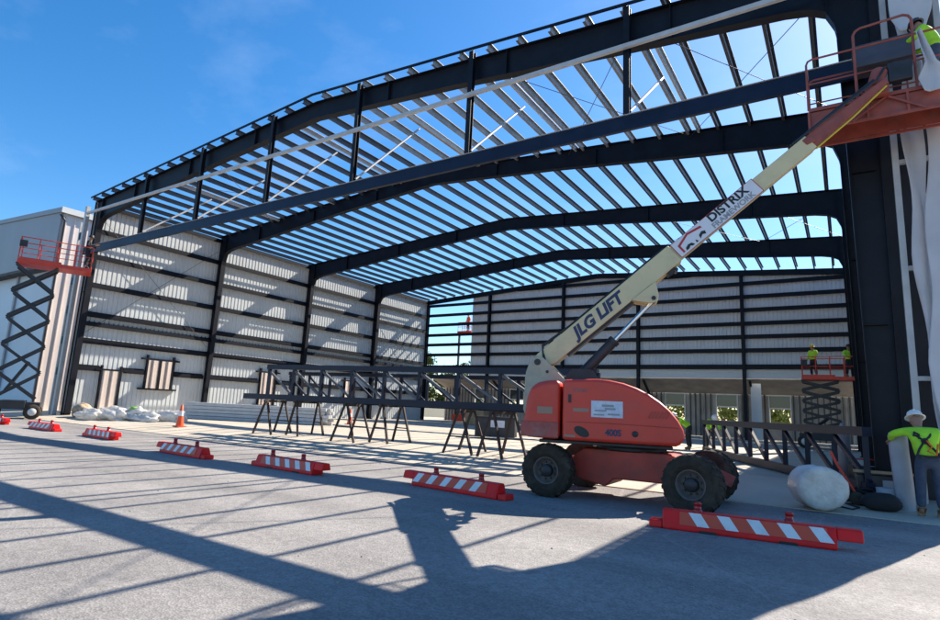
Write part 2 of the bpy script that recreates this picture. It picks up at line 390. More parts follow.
# ------------------------------------------------------------------ hangar
Y1, BAY, XR0 = 16.68, 9.145, -20.15
FY = [Y1+i*BAY for i in range(5)]
def roof(x): return 15.42 - abs(x-XR0)*.0685
hangar = thing('hangar', 'unfinished wide steel hangar, dark portal frames with open purlin roof and pale ribbed walls', 'building', (XR0, Y1, 0), world=True)
def portal(Y, dz=0.):
    fr = bpy.data.objects.new('portal_frame', None); COL.objects.link(fr); fr.parent = hangar
    WORLD[fr] = WORLD[hangar]
    bot = [(0, 14.58), (8, 13.93), (15, 13.2), (19.3, 12.8), (19.9, 12.68), (20.27, 12.47), (20.46, 12.02), (20.5, 11.75)]
    bot = [(q, z+dz if z > 12.2 else z) for q, z in bot]
    FW = .34
    for sg in (-1, 1):
        X = lambda q: XR0+sg*q
        c = MB()
        poly = [(X(20.68), -.3), (X(21.2), -.3), (X(21.2), 11.75), (X(20.5), 11.75)]
        c.prism(poly, (0, Y-.009, 0), (1, 0, 0), (0, 0, 1), (0, .018, 0))
        c.bar((X(21.21), Y, -.3), (X(21.21), Y, 11.75), FW, .022, (1, 0, 0)); c.bar((X(20.67), Y, -.3), (X(20.49), Y, 11.75), FW, .022, (1, 0, 0))
        for z in (3.9, 7.8): c.box((X(20.85), Y, z), (.5, FW*.8, .016))
        c.box((X(20.94), Y, .045), (.7, .5, .03))
        c.build('column', 'steel', fr)
        g = MB()
        tz = 15.4+dz; te = 13.95+dz
        bot2 = [(q, z) for q, z in bot]
        poly = [(X(0), tz), (X(21.2), te), (X(21.2), 11.753)] + [(X(q), max(z, 11.753)) for q, z in reversed(bot2)]
        g.prism(poly, (0, Y-.009, 0), (1, 0, 0), (0, 0, 1), (0, .018, 0))
        g.bar((X(0), Y, tz+.01), (X(21.2), Y, te+.01), FW, .022)
        g.bar((X(21.21), Y, 11.753), (X(21.21), Y, 13.94), FW, .022, (1, 0, 0))
        for (q0, z0), (q1, z1) in zip(bot2[:-1], bot2[1:]): g.bar((X(q0), Y, z0), (X(q1), Y, max(z1, 11.753)), FW, .022, (0, 0, 1) if abs(q1-q0) > .1 else (1, 0, 0))
        for q in (4.5, 10.3, 16.2, 20.3):
            zb = next((z0+(z1-z0)*(q-q0)/(q1-q0) for (q0, z0), (q1, z1) in zip(bot2[:-1], bot2[1:]) if q0 <= q <= q1), 12.3)
            g.box2((X(q)-.012, Y-FW*.45, zb+.02), (X(q)+.012, Y+FW*.45, 15.38-q*.0685))
        g.build('rafter', 'steel', fr)
for Y, dz in zip(FY[:4], (0, .13, 0, 0)): portal(Y, dz)
# end wall frame at the back
EC = [-41.15, -32.6, -23.75, -16.07, -7.07, .85]
for x in EC:
    b = MB(); b.ibeam((x, FY[4], -.1), (x, FY[4], roof(x)-.5), .34, .26, .018, (0, 1, 0)); b.build('column', 'steel', hangar)
for sg in (-1, 1):
    b = MB(); b.ibeam((XR0+sg*.002, FY[4], 15.16), (XR0+sg*21.2, FY[4], 13.71), .46, .3); b.build('rafter', 'steel', hangar)
# purlins: one run each
px = sorted([XR0+s*(.64+1.285*k) for s in (-1, 1) for k in range(16)] + [-41.2, XR0+.64+1.285*16, 2.4])
for x in px:
    z = roof(x)+.13; ys = (Y1-.42, FY[1]-.01, FY[4]+.25) if XR0 < x < -5 else (Y1-.42, FY[4]+.25)
    for q, (ya, yb) in enumerate(zip(ys[:-1], ys[1:])):
        b = MB(); b.zee((x, ya, z), (x, yb-.01, z), .245, .105); b.build('purlin', 'purlin_pale' if len(ys) == 3 and q == 0 else 'purlin', hangar)
postx = [-34.65, -28.95, -23.02, -17.2, -11.28, -5.27]
for x in postx[:6]:
    z = roof(x)+.1; b = MB(); b.zee((x+.35, Y1+.2, z), (x+.35, FY[1], z), .2, .09); b.build('brace_purlin', 'galv_paint', hangar)
# rake trim along the front purlin ends
b = MB()
for sg in (-1, 1): b.bar((XR0, Y1-.44, roof(XR0)+.2), (XR0+sg*(21.3 if sg < 0 else 22.7), Y1-.44, roof(XR0)+.2-.0685*(21.3 if sg < 0 else 22.7)), .05, .1)
b.build('rake_trim', 'steel', hangar)
# door header beam, posts, track tube, kicker braces
b = MB(); b.box2((-41.6, 16.34, 10.27), (.95, 16.48, 10.76)); b.build('header_beam', 'beam_blue', hangar, bevel=.012)
b = MB(); b.box2((-41.6, 16.3, 10.763), (.95, 16.5, 10.78)); b.build('header_cap', 'galv_paint', hangar)
for x in postx:
    b = MB(); b.ibeam((x, 16.4, 10.783), (x, 16.4, roof(x)+.16), .2, .2, .014, (0, 1, 0)); b.build('post', 'steel', hangar)
b = MB(); b.box2((-41.35, 16.05, 12.93), (1.2, 16.17, 13.07)); b.build('track_tube', 'galv_paint', hangar)
for x in postx[:6]:
    b = MB(); b.tube((x+.06, 16.5, 10.95), (x+.06, 20.55, roof(x)-.06), .05); b.build('kicker_brace', 'galv_paint', hangar)
# thin roof rods and ties
def rod(p, q):
    b = MB(); b.tube(p, q, .014, n=5); b.build('brace_rod', 'dark_metal', hangar)
for i, prs in ((0, ((-5.3, .6), (-11.3, -5.3), (-34.6, -29))), (2, ((-4.4, .6), (-11.3, -4.4)))):
    for x0, x1 in prs:
        rod((x0, FY[i]+.2, roof(x0)-.15), (x1, FY[i+1]-.2, roof(x1)-.15)); rod((x1, FY[i]+.2, roof(x1)-.18), (x0, FY[i+1]-.2, roof(x0)-.18))
for ya, za, yb, zb in ((17., 5.2, 25.5, 12.8), (17., 12.8, 25.5, 5.2), (44.4, 4., 53., 12.), (44.4, 12., 53., 4.)): rod((-41., ya, za), (-41., yb, zb))
# left wall: ribbed sheet with openings, girts, infill doors and windows
XW = -41.31
holes = [(18.4, 19.62, -.3, 2.84), (21.3, 23.2, 1.85, 3.82), (30.75, 32.3, 1.0, 3.68), (40.55, 41.9, 2.05, 3.6)]
def holed(mb, y0, y1, z0, z1, holes, mk):
    ys = sorted({y0, y1, *[h[0] for h in holes], *[h[1] for h in holes]})
    for a, c in zip(ys[:-1], ys[1:]):
        cur = z0
        for h in sorted((h for h in holes if h[0] < (a+c)/2 < h[1]), key=lambda h: h[2]):
            if h[2] > cur: mk(a, c, cur, h[2])
            cur = h[3]
        if cur < z1: mk(a, c, cur, z1)
b = MB(); holed(b, Y1-.1, FY[4]+.15, -.3, 13.95, holes, lambda a, c, za, zb: ribbed(b, (XW, a, 0), (0, 1, 0), c-a, za, zb, (-1, 0, 0), start=a))
b.build('wall_panel', 'panel', hangar)
def opening(kind, y0, y1, z0, z1, split=False):
    b = MB(); d = .1
    for ya in ((y0, y1, (y0+y1)/2) if split else (y0, y1)): b.box2((-41.28, ya-d/2, z0), (-41.05, ya+d/2, z1+.35 if not split or ya != (y0+y1)/2 else z1))
    b.box2((-41.28, y0-.4, z1+.003), (-41.06, y1+.4, z1+.12))
    if z0 > .1: b.box2((-41.28, y0-.4, z0-.12), (-41.06, y1+.4, z0-.003))
    b.build(kind, 'steel', hangar)
opening('door', 18.4, 19.62, -.1, 2.84); opening('window', 21.3, 23.2, 1.85, 3.82, True)
opening('window', 30.75, 32.3, 1.0, 3.68); opening('window', 40.55, 41.9, 2.05, 3.6)
for i in range(4):
    for z in (2.95, 4.68, 5.83, 6.42, 8.35, 10.25, 12.0, 13.75):
        if z == 2.95 and i == 0:
            segs = [(FY[0]+.2, 18.3), (19.75, 21.2), (23.3, FY[1]-.2)]
        elif z == 2.95 and i == 1: segs = [(FY[1]+.2, 30.6), (32.4, FY[2]-.2)]
        elif z == 2.95 and i == 2: segs = [(FY[2]+.2, 40.4), (42.0, FY[3]-.2)]
        else: segs = [(FY[i]+.005, FY[i+1]-.005)]
        for a, c in segs:
            b = MB(); b.zee((-41.2, a, z), (-41.2, c, z), .2 if z != 5.83 else .3, .2, .016, (1, 0, 0)); b.bar((-41.16, a, z), (-41.16, c, z), .13, .2); b.build('girt', 'steel', hangar)
# back wall sheet (left bay still open), girts
YB = FY[4]+.24
def backpanel(x0, x1, z0):
    P = []; b = MB(); k = x0
    xs = [x0]; q = math.ceil(x0/.305)*.305
    while q < x1-.3:
        xs += [q, q+.13, q+.16, q+.22, q+.25]; q += .305
    xs.append(x1); hs = [0]+[h for _ in range((len(xs)-2)//5) for h in (0, 0, 1, 1, 0)]+[0]
    for x, h in zip(xs, hs): P += [(x, YB+.035*h, z0), (x, YB+.035*h, roof(x)+.02)]
    b.add(P, [(2*i, 2*i+2, 2*i+3, 2*i+1) for i in range(len(xs)-1)])
    return b
backpanel(-35.0, 2.42, 5.12).build('wall_panel', 'panel_back', hangar)
for i in range(5):
    for z in (6.1, 7.5, 8.67, 9.81, 11., 12.15, 13.32, 14.45):
        x0, x1 = EC[i]+.13, EC[i+1]-.13
        if z > 13.4:
            lim = (15.1-z)/.0685 - .5
            x0 = max(x0, XR0-lim); x1 = min(x1, XR0+lim)
            if x1-x0 < 1: continue
        b = MB(); b.zee((x0, FY[4]+.1, z), (x1, FY[4]+.1, z), .2 if z != 6.1 else .42, .2, .016, (0, 1, 0)); b.bar((x0, FY[4]+.06, z), (x1, FY[4]+.06, z), .12, .2 if z != 6.1 else .4)
        b.build('girt', 'steel', hangar)
b = MB(); b.box2((.98, FY[4]-.1, 6), (2.1, FY[4]+.15, 6.35)); b.build('girt', 'steel', hangar)
b = MB(); b.box2((-34.9, YB-.06, 5.14), (2.3, YB-.03, 5.86)); b.build('sill_band', 'white_frame', hangar)
# right side wall sheet and front return bay
b = MB(); ribbed(b, (2.46, Y1+.1, 0), (0, 1, 0), FY[4]-Y1, -.3, 14.0, (1, 0, 0), start=0); b.build('wall_panel', 'panel', hangar)
b = MB(); b.box2((.96, 16.92, -.3), (2.45, 16.96, 14.)); b.build('wall_wrap', 'wrap_dark', hangar)
for x in (1.34, 2.38):
    b = MB(); b.box2((x-.065, 16.42, -.3), (x+.065, 16.56, 13.9)); b.build('jamb_post', 'galv_paint', hangar)
for z in (2.62, 5.2, 7.85, 10.5, 13.1):
    b = MB(); b.box2((1.408, 16.43, z-.05), (2.31, 16.55, z+.05)); b.build('jamb_girt', 'galv_paint', hangar)
# left jamb
b = MB(); b.box2((-41.95, 16.2, -.3), (-41.7, 16.42, 13.6)); b.build('jamb_post', 'galv_paint', hangar)
b = MB(); b.box2((-42.5, 16.25, -.3), (-42.38, 16.4, 12.6)); b.build('jamb_post', 'galv_paint', hangar)
b = MB()
for z in (2.4, 4.4, 6.4, 8.3, 11.4): b.box2((-42.37, 16.25, z), (-41.96, 16.38, z+.45))
b.build('jamb_clip', 'steel', hangar)

CAM_SCALE = .8336                     # groups are scaled about the camera; the frame above was first fitted with 9.145 m bays; its real bays are 7.62 m (25 ft)
hangar.scale = (CAM_SCALE,)*3; hangar.location = (-16.8, 13.905, .242)
# canopy and lower building behind the open foot of the back wall
lean = thing('lower_building', 'brown sided lower building with white framed windows under a sloping soffit at the back', 'building', (-20, 57.5, 0), world=True)
b = MB(); b.prism([(53.9, 5.1), (57.3, 3.95), (57.3, 4.05), (53.9, 5.22)], (-41, 0, 0), (0, 1, 0), (0, 0, 1), (44, 0, 0)); b.build('soffit', 'soffit', lean)
WXS = [(-14.6, -12.9), (-10.0, -8.3), (-5.65, -4.05), (-22.5, -20.8), (-27.2, -25.5), (-31.9, -30.2), (-36.6, -34.9)]
b = MB(); holed(b, -41, 3, .02, 4.0, [(x0, x1, 1.55, 3.85) for x0, x1 in WXS], lambda a, c, za, zb: ribbed(b, (a, 57.4, 0), (1, 0, 0), c-a, za, zb, (0, -1, 0), pitch=.4, rib=.05, start=a+41))
b.build('wall', 'siding', lean)
x = -40.7
while x < 2.8:
    if not any(x0-.2 < x < x1+.2 for x0, x1 in WXS):
        b = MB(); b.box2((x-.05, 57.28, .02), (x+.05, 57.345, 3.98)); b.build('batten', 'siding_dark', lean)
    x += .45
for x0, x1 in WXS:
    b = MB(); y0, y1 = 57.28, 57.45
    b.box2((x0-.09, y0, 1.46), (x0, y1, 3.94)); b.box2((x1, y0, 1.46), (x1+.09, y1, 3.94)); b.box2((x0, y0, 3.85), (x1, y1, 3.94)); b.box2((x0, y0, 1.46), (x1, y1, 1.55)); b.box2((x0, y0+.01, 2.72), (x1, y1-.01, 2.84))
    fr = b.build('window', 'white_frame', lean); WORLD[fr] = WORLD[lean]
    b = MB(); b.box2((x0, 57.38, 2.84), (x1, 57.39, 3.85)); b.build('pane', 'glass_dark', fr)
for x in EC[1:5]:
    b = MB(); b.bar((x+.35, 53.6, 4.95), (x+.35, 57., 2.9), .16, .2); b.build('canopy_bracket', 'steel', lean)
b = MB(); b.box2((-6.75, 54.2, .02), (-5.95, 54.28, 4.75)); b.build('door', 'white_frame', lean)

lean.scale = (CAM_SCALE,)*3; lean.location = (-16.67, 47.93, .242)
# ------------------------------------------------------------------ neighbouring building on the left
nb = thing('metal_building', 'grey metal building at the left edge with pale blue door wall and beige ribbed side', 'building', (-60, 17, 0), world=True)
b = MB(); b.prism([(-47.0, 10.4), (-47.0, 14.3), (-95, 17.2), (-95, 10.4)], (0, 16.7, 0), (1, 0, 0), (0, 0, 1), (0, .15, 0)); b.build('front_wall', 'gray_metal', nb)
b = MB(); b.box2((-95, 17.5, -.3), (-47.3, 17.6, 10.4)); b.build('door_wall', 'door_blue', nb)
b = MB(); b.box2((-95, 16.72, 10.2), (-47.02, 17.7, 10.398)); b.build('soffit', 'siding_dark', nb)
for x in (-47.3, -55., -63, -71, -79):
    b = MB(); b.box2((x-.15, 17.35, -.3), (x+.15, 17.495, 10.2)); b.build('door_stile', 'gray_metal', nb)
b = MB(); ribbed(b, (-47.0, 16.86, 0), (0, 1, 0), 40, -.3, 14.1, (1, 0, 0), pitch=.6, rib=.07); b.build('side_wall', 'beige_wall', nb)
b = MB(); b.prism([(-46.8, 14.12), (-46.8, 14.5), (-95, 17.42), (-95, 17.2)], (0, 16.6, 0), (1, 0, 0), (0, 0, 1), (0, 40.5, 0)); b.build('roof', 'gray_metal', nb)
b = MB(); b.box2((-46.8, 16.6, 14.1), (-46.7, 57, 14.52)); b.build('gutter', 'trim', nb)
b = MB(); b.tube((-46.88, 16.95, -.2), (-46.88, 16.95, 13.6), .07); b.tube((-46.88, 16.95, 13.6), (-46.88, 16.6, 13.95), .07); b.build('downspout', 'dark_metal', nb)

nb.scale = (CAM_SCALE,)*3; nb.location = (-50.02, 14.17, .242)
# ------------------------------------------------------------------ boom lift
BC = Vector((-3.33, 10.66, 0)); BY = R(17)
lift = thing('boom_lift', 'red and cream telescopic boom lift parked with its boom raised to the right', 'boom lift', BC, BY)
RC = Matrix.Rotation(R(3-17), 3, 'Z')                       # chassis stands turned against the turntable
def RCv(p): return RC @ Vector(p)
b = MB()
def cbox(c, d): b.box(RCv(c), d, mat=RC)
b.prism([(-.95, .42), (-.8, .3), (-.35, .22), (-.2, .36), (.85, .36), (1.15, .5), (1.15, .72), (.75, .86), (-.75, .86), (-.95, .72)], RCv((0, -.52, 0)), RC @ Vector((1, 0, 0)), (0, 0, 1), RC @ Vector((0, 1.04, 0)))
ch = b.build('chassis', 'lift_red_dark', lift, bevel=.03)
b = MB()
for x in (-1.24, 1.2): b.box(RCv((x, 0, .46)), (.26, 1.5, .22), mat=RC)
for y in (-.42, .42): b.box(RCv((.95, y, .56)), (.7, .14, .16), mat=RC); b.box(RCv((-1.0, y, .56)), (.6, .14, .16), mat=RC)
b.tube(RCv((1.45, -.6, .42)), RCv((1.45, .6, .42)), .03)
b.build('axle', 'lift_red_dark', lift, bevel=.015)
b = MB()
b = None
for y in (-.62, .62):
    b = MB(); b.bar(RCv((1.1, y, .62)), RCv((1.62, y, .4)), .05, .2); b.build('tow_lug', 'lift_red_dirty', lift)
wheel0 = None
for x in (-1.24, 1.2):
    for sy in (-1, 1):
        c = RCv((x, sy*.97, .45)); ax = RC @ Vector((0, sy, 0))
        if x > 0: ax = Matrix.Rotation(R(-9), 3, 'Z') @ ax
        t = MB(); rad = .455
        t.lathe([(.24, -.15), (.33, -.165), (.42, -.16), (rad, -.13), (rad+.004, 0), (rad, .13), (.42, .16), (.33, .165), (.24, .15), (.22, .0), (.24, -.15)], c, ax, 32)
        e1 = ax.cross(Vector((0, 0, 1))).normalized()
        for k in range(22):                                  # tread lugs
            a = 2*math.pi*k/22; rd = e1*math.cos(a)+Vector((0, 0, 1))*math.sin(a); tg = ax.cross(rd)
            for s2 in (-1, 1):
                t.bar(c+rd*(rad+.002)+ax*s2*.015+tg*s2*.03, c+rd*(rad-.02)+ax*s2*.155+tg*(s2*.03+.05), .05, .035, rd)
        t.lathe([(.29, .166), (.3, .172), (.34, .172), (.35, .166)], c, ax, 32)
        tw = t.build('tyre', 'rubber', lift)
        h = MB()
        h.lathe([(.245, .13), (.235, .15), (.22, .15), (.2, .09), (.15, .06), (.0, .06)], c, ax, 24)
        h.lathe([(.245, -.13), (.2, -.1), (0, -.1)], c, ax, 24)
        rm = h.build('rim', 'rim', tw)
        h = MB(); h.lathe([(.11, .06), (.11, .13), (.09, .15), (0, .15)], c, ax, 16)
        for k in range(9):
            a = 2*math.pi*k/9; q = c+(e1*math.cos(a)+Vector((0, 0, 1))*math.sin(a))*.145; h.tube(q+ax*.055, q+ax*.1, .018, n=6)
        h.build('hub', 'dark_metal', tw)
b = MB(); b.lathe([(0, .84), (.58, .84), (.6, .86), (.6, .93), (0, .93)], (0, 0, 0), n=28); b.build('slew_ring', 'dark_metal', lift)
b = MB(); b.box2((-1.6, -.8, .935), (.66, .8, .99)); b.box2((-1.5, -.34, .99), (.6, .34, 1.25)); b.build('turntable', 'dark_metal', lift, bevel=.01)
def arc(pts): return pts
hoodp = [(-1.18, 1.0), (.7, 1.0), (.8, 1.05), (.845, 1.16), (.82, 1.28), (.74, 1.43), (.6, 1.6), (.45, 1.73), (.28, 1.845), (.08, 1.945), (-.14, 2.02), (-.38, 2.065), (-.6, 2.08), (-1.18, 2.05)]
for n0, n1 in ((-.96, -.36), (.36, .96)):
    b = MB(); b.prism(hoodp, (0, n0, 0), (1, 0, 0), (0, 0, 1), (0, n1-n0, 0)); hd = b.build('hood', 'lift_red', lift, bevel=.07, seg=4)
    s = -1 if n0 < 0 else 1; yo = n0-.004 if s < 0 else n1+.004
    b = MB(); b.prism([(-.97+.13*(1+math.cos(2*math.pi*k/20)), 1.16+.085*math.sin(2*math.pi*k/20)-.04*math.cos(2*math.pi*k/20)) for k in range(20)], (0, yo, 0), (1, 0, 0), (0, 0, 1), (0, -s*.01, 0)); b.build('exhaust_port', 'black_ink', hd)
    b = MB(); b.box2((-.68, yo-.003, 1.42), (-.15, yo+.003, 1.7)); pl = b.build('decal_plate', 'label_blue', hd)
    if s < 0:
        b = MB(); yy = yo-.006
        for x0, z0, x1, z1 in ((-.5, 1.6, -.3, 1.64), (-.45, 1.55, -.27, 1.585), (-.62, 1.52, -.42, 1.545), (-.4, 1.46, -.2, 1.49), (-.64, 1.45, -.46, 1.475)): b.box2((x0, yy-.001, z0), (x1, yy, z1))
        b.build('plate_print', 'gray_metal', pl)
        text('model_lettering', '400S', .15, 'navy_ink', hd, Matrix.Translation((-.31, yo-.002, 1.165)) @ Matrix.Rotation(R(90), 4, 'X'), offset=.006, sx=.9)
        for q in ((-.99, 1.5, -.72, 1.56), (-1.14, 1.06, -.95, 1.1)):
            b = MB(); b.box2((q[0], yo-.002, q[1]), (q[2], yo, q[3])); b.build('faded_label', 'label_tan', hd)
        b = MB(); b.path([(-1.1, yo, 1.32), (-.5, yo, 1.325), (.2, yo, 1.315), (.78, yo, 1.3)], .006, 6); b.build('seam', 'lift_red_dark', hd)
        b = MB()
        for k in range(6): b.box((.3+k*.055, yo, 1.5), (.03, .01, .13), mat=Matrix.Rotation(.5, 3, 'Y'))
        b.build('vent', 'lift_red_dark', hd)
        b = MB(); b.box((-1.05, yo-.004, 1.72), (.05, .02, .14)); b.build('door_handle', 'dark_metal', hd, bevel=.006)
        b = MB(); b.box2((-.99, yo-.0015, 1.84), (-.75, yo, 1.9)); b.build('faded_stencil', 'lift_red_dirty', hd)
        b = MB(); b.lathe([(.05, 0), (.05, .012), (.03, .016), (0, .016)], (.05, yo, 1.17), (0, -1, 0), 14); b.build('latch', 'dark_metal', hd)
        b = MB()
        for x in (-.95, -.2, .35):
            z = 2.07 if x < -.5 else (2.03 if x < 0 else 1.8); b.box((x, -.7, z+.012), (.09, .12, .03))
        b.build('hood_hinge', 'dark_metal', hd)
cwp = [(-1.86, 1.02), (-1.225, 1.0), (-1.225, 2.045), (-1.45, 2.03), (-1.62, 1.99), (-1.76, 1.9), (-1.82, 1.7), (-1.855, 1.4), (-1.89, 1.22)]
b = MB(); b.prism(cwp, (0, -.95, 0), (1, 0, 0), (0, 0, 1), (0, .6, 0)); b.prism(cwp, (0, .35, 0), (1, 0, 0), (0, 0, 1), (0, .6, 0)); b.box2((-1.84, -.352, 1.03), (-1.24, .352, 1.7)); cw = b.build('counterweight', 'lift_red', lift, bevel=.1, seg=5)
b = MB(); b.box2((-1.905, -.965, 1.03), (-1.245, -.94, 1.3)); b.build('scuffed_band', 'lift_red_dirty', cw, bevel=.01)
b = MB(); b.box2((-1.62, -.957, 1.44), (-1.35, -.951, 1.56)); b.build('faded_label', 'label_tan', cw)
# tower plates
tp = [(-1.99, 1.5), (-1.96, 2.2), (-1.9, 2.38), (-1.8, 2.5), (-1.68, 2.52), (-1.58, 2.44), (-1.1, 1.98), (-1.1, 1.3), (-1.9, 1.3)]
b = MB()
for n0 in (-.345, .285): b.prism(tp, (0, n0, 0), (1, 0, 0), (0, 0, 1), (0, .06, 0))
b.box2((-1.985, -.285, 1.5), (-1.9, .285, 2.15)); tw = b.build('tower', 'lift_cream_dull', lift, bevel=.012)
b = MB(); b.tube((-1.74, -.37, 2.4), (-1.74, .37, 2.4), .06, n=14); b.tube((-1.55, -.355, 2.22), (-1.55, -.34, 2.22), .03, n=10); b.build('pivot_pin', 'dark_metal', tw)
# boom
pa = math.atan2(6.71-2.57, 3.11+1.71); bd = Vector((math.cos(pa), 0, math.sin(pa))); bn = Vector((-math.sin(pa), 0, math.cos(pa)))
B0 = Vector((-1.72, 0, 2.4))                                 # boom axis start
def bp(s, q=0, n=0): return B0 + bd*s + bn*q + Vector((0, n, 0))
b = MB(); LB = 3.28
b.prism([(-.02, -.1), (.25, -.19), (2.55, -.19), (2.6, -.2), (LB, -.2), (LB, .18), (.05, .17), (-.08, .06)], bp(0, 0, -.17), bd, bn, (0, .34, 0))
boom = b.build('boom', 'lift_cream', lift, bevel=.012)
b = MB(); b.prism([(2.1, -.19), (2.32, -.46), (2.42, -.5), (2.52, -.44), (2.66, -.2)], bp(0, 0, -.2), bd, bn, (0, .05, 0)); b.prism([(2.1, -.19), (2.32, -.46), (2.42, -.5), (2.52, -.44), (2.66, -.2)], bp(0, 0, .15), bd, bn, (0, .05, 0)); b.build('cylinder_bracket', 'lift_cream', boom, bevel=.006)
b = MB(); b.tube(bp(2.42, -.42, -.22), bp(2.42, -.42, .22), .04, n=12); b.build('bracket_pin', 'dark_metal', boom); b = MB(); b.tube(bp(3.1, -.26, -.12), bp(3.1, -.26, .12), .035, n=10); b.box(bp(3.02, -.235), (.2, .2, .05), mat=Matrix.Rotation(-pa, 3, 'Y')); b.build('wear_pad', 'dark_metal', boom)
b = MB(); b.bar(bp(.5, -.215), bp(2.1, -.215), .22, .05, bn); b.build('boom_hose_tray', 'dark_metal', boom)
TXM = lambda s, q, n: Matrix.Translation(bp(s, q, n)) @ Matrix(((bd.x, bn.x, 0, 0), (0, 0, -1, 0), (bd.z, bn.z, 0, 0), (0, 0, 0, 1)))
text('boom_lettering', 'JLG LIFT', .3, 'navy_ink', boom, TXM(1.42, -.005, -.173), offset=.014, shear=.28, sx=1.06)
b = MB(); LF = 6.42
b.prism([(LB+.005, -.155), (LF, -.15), (LF, .135), (LB+.005, .145)], bp(0, 0, -.14), bd, bn, (0, .28, 0)); fly = b.build('fly_boom', 'lift_cream', lift, bevel=.01)
for n in (-.155,):
    b = MB(); b.prism([(3.32, -.165), (5.2, -.165), (5.2, .155), (3.32, .155)], bp(0, 0, n), bd, bn, (0, .012, 0)); sg = b.build('sign', 'sign_white', fly)
    b = MB()
    for q0, q1 in ((-.17, -.158), (.15, .158)): b.prism([(3.31, q0), (5.21, q0), (5.21, q1), (3.31, q1)], bp(0, 0, n-.003), bd, bn, (0, .003, 0))
    for s0 in (3.31, 5.2): b.prism([(s0, -.157), (s0+.012, -.157), (s0+.012, .149), (s0, .149)], bp(0, 0, n-.003), bd, bn, (0, .003, 0))
    b.build('sign_border', 'red_ink', sg)
    # red house outline with dark blots in it
    ol = [(3.4, -.12), (3.4, .05), (3.68, .14), (3.96, .085), (3.96, .04), (3.68, .1), (3.44, .02), (3.44, -.12)]
    b = MB(); b.prism(ol, bp(0, 0, n-.004), bd, bn, (0, .004, 0)); b.build('emblem_outline', 'red_ink', sg)
    b = MB()
    b.prism([(3.47, -.12), (3.49, -.07), (3.56, -.045), (3.63, -.06), (3.66, -.12), (3.61, -.12), (3.58, -.09), (3.53, -.12)], bp(0, 0, n-.004), bd, bn, (0, .004, 0))
    b.prism([(3.7, -.12), (3.72, -.06), (3.75, -.12)], bp(0, 0, n-.004), bd, bn, (0, .004, 0))
    b.prism([(3.8, -.11), (3.82, -.04), (3.9, -.01), (3.96, -.04), (3.94, -.1), (3.88, -.07)], bp(0, 0, n-.004), bd, bn, (0, .004, 0)); b.build('emblem_mark', 'black_ink', sg)
    text('sign_lettering', 'DISTRIX', .215, 'black_ink', sg, TXM(4.58, .062, n-.003), extrude=.001, offset=.007, sx=1.12)
    text('sign_lettering', 'FRAMEWORK', .14, 'gray_metal', sg, TXM(4.58, -.09, n-.003), extrude=.001, offset=.004, sx=1.1)
b = MB()
b.prism([(LF-.1, -.02), (LF+.06, -.06), (LF+.08, .06), (LF-.02, .1), (LF-.1, .1)], bp(0, 0, -.16), bd, bn, (0, .32, 0)); b.prism([(LF+.003, -.145), (8.1, -.06), (8.15, .04), (LF+.003, .13)], bp(0, 0, -.09), bd, bn, (0, .18, 0)); jib = b.build('jib', 'basket_red', lift, bevel=.015)
b = MB(); b.path([bp(6.2, .17, -.08), bp(7, .13, -.13), bp(8.0, .1, -.1), bp(8.3, .2, 0)], .022); b.path([bp(6.2, .19, .02), bp(7, .17, -.03), bp(8.0, .15, -.03)], .022); b.build('hose', 'dark_metal', jib)
b = MB(); b.path([bp(6.4, -.17, -.1), bp(7.2, -.16, -.13), bp(8.0, -.1, -.12)], .016); b.build('cable', 'yellow', jib)
b = MB()
for k, n_ in enumerate((-.24, -.21, .21)): b.path([(-1.5, n_, 1.9), (-1.62+.03*k, n_, 2.25), bp(.25, .24-.02*k, n_*.6), bp(.9, .2, n_*.5), bp(3.2, .2, n_*.45)], .02, 6)
b.build('hydraulic_hose', 'black_ink', lift)
# lift cylinder
c0 = Vector((-1.15, 0, 1.98)); c1 = bp(2.42, -.42); cm = c0+(c1-c0)*.54
b = MB(); b.tube(c0, cm, .1, n=16); b.tube(cm-(c1-c0).normalized()*.08, cm, .115, n=16); cy = b.build('lift_cylinder', 'dark_metal', lift)
b = MB(); b.tube(cm, c1, .042, n=12); b.build('piston_rod', 'chrome', cy)
b = MB(); b.prism([(-1.35, 2.0), (-.55, 2.05), (-.75, 2.3), (-1.1, 2.3)], (0, -.2, 0), (1, 0, 0), (0, 0, 1), (0, .4, 0)); b.build('cylinder_cover', 'dark_metal', lift)

# work platform of the boom lift, built in world space
plat = bpy.data.objects.new('platform', None); COL.objects.link(plat); plat.parent = lift
WORLD[plat] = (Matrix.Translation(BC) @ Matrix.Rotation(BY, 4, 'Z')).inverted()
X0, X1, PY0, PY1, PZ = -.3, 2.2, 12.22, 13.05, 7.56
b = MB(); b.box2((X0, PY0, PZ-.04), (X1, PY1, PZ))
for (ya) in (PY0, PY1):
    b.box2((X0, ya-.02, PZ-.44), (X1, ya+.02, PZ-.39)); b.box2((X0, ya-.02, PZ-.04), (X1, ya+.02, PZ+.03))
for x in (X0, X1): b.box2((x-.02, PY0, PZ-.44), (x+.02, PY1, PZ-.39))
for x in (X0, .65, 1.25, X1):
    for ya in (PY0, PY1): b.box2((x-.02, ya-.021, PZ-.39), (x+.02, ya+.021, PZ-.04))
for xa, xb in ((.95, .4), (.95, 1.5)): b.bar((xa, PY0-.03, PZ-.05), (xb, PY0-.03, PZ-.42), .035, .035)
b.build('platform_floor', 'basket_red', plat)
b = MB()
for ya in (PY0+.03, PY1-.03): b.box2((X0+.03, ya-.006, PZ-.385), (X1-.03, ya+.006, PZ-.045))
for x in (X0+.03, X1-.03): b.box2((x-.006, PY0+.04, PZ-.385), (x+.006, PY1-.04, PZ-.045))
b.build('mesh_panel', 'basket_red', plat)
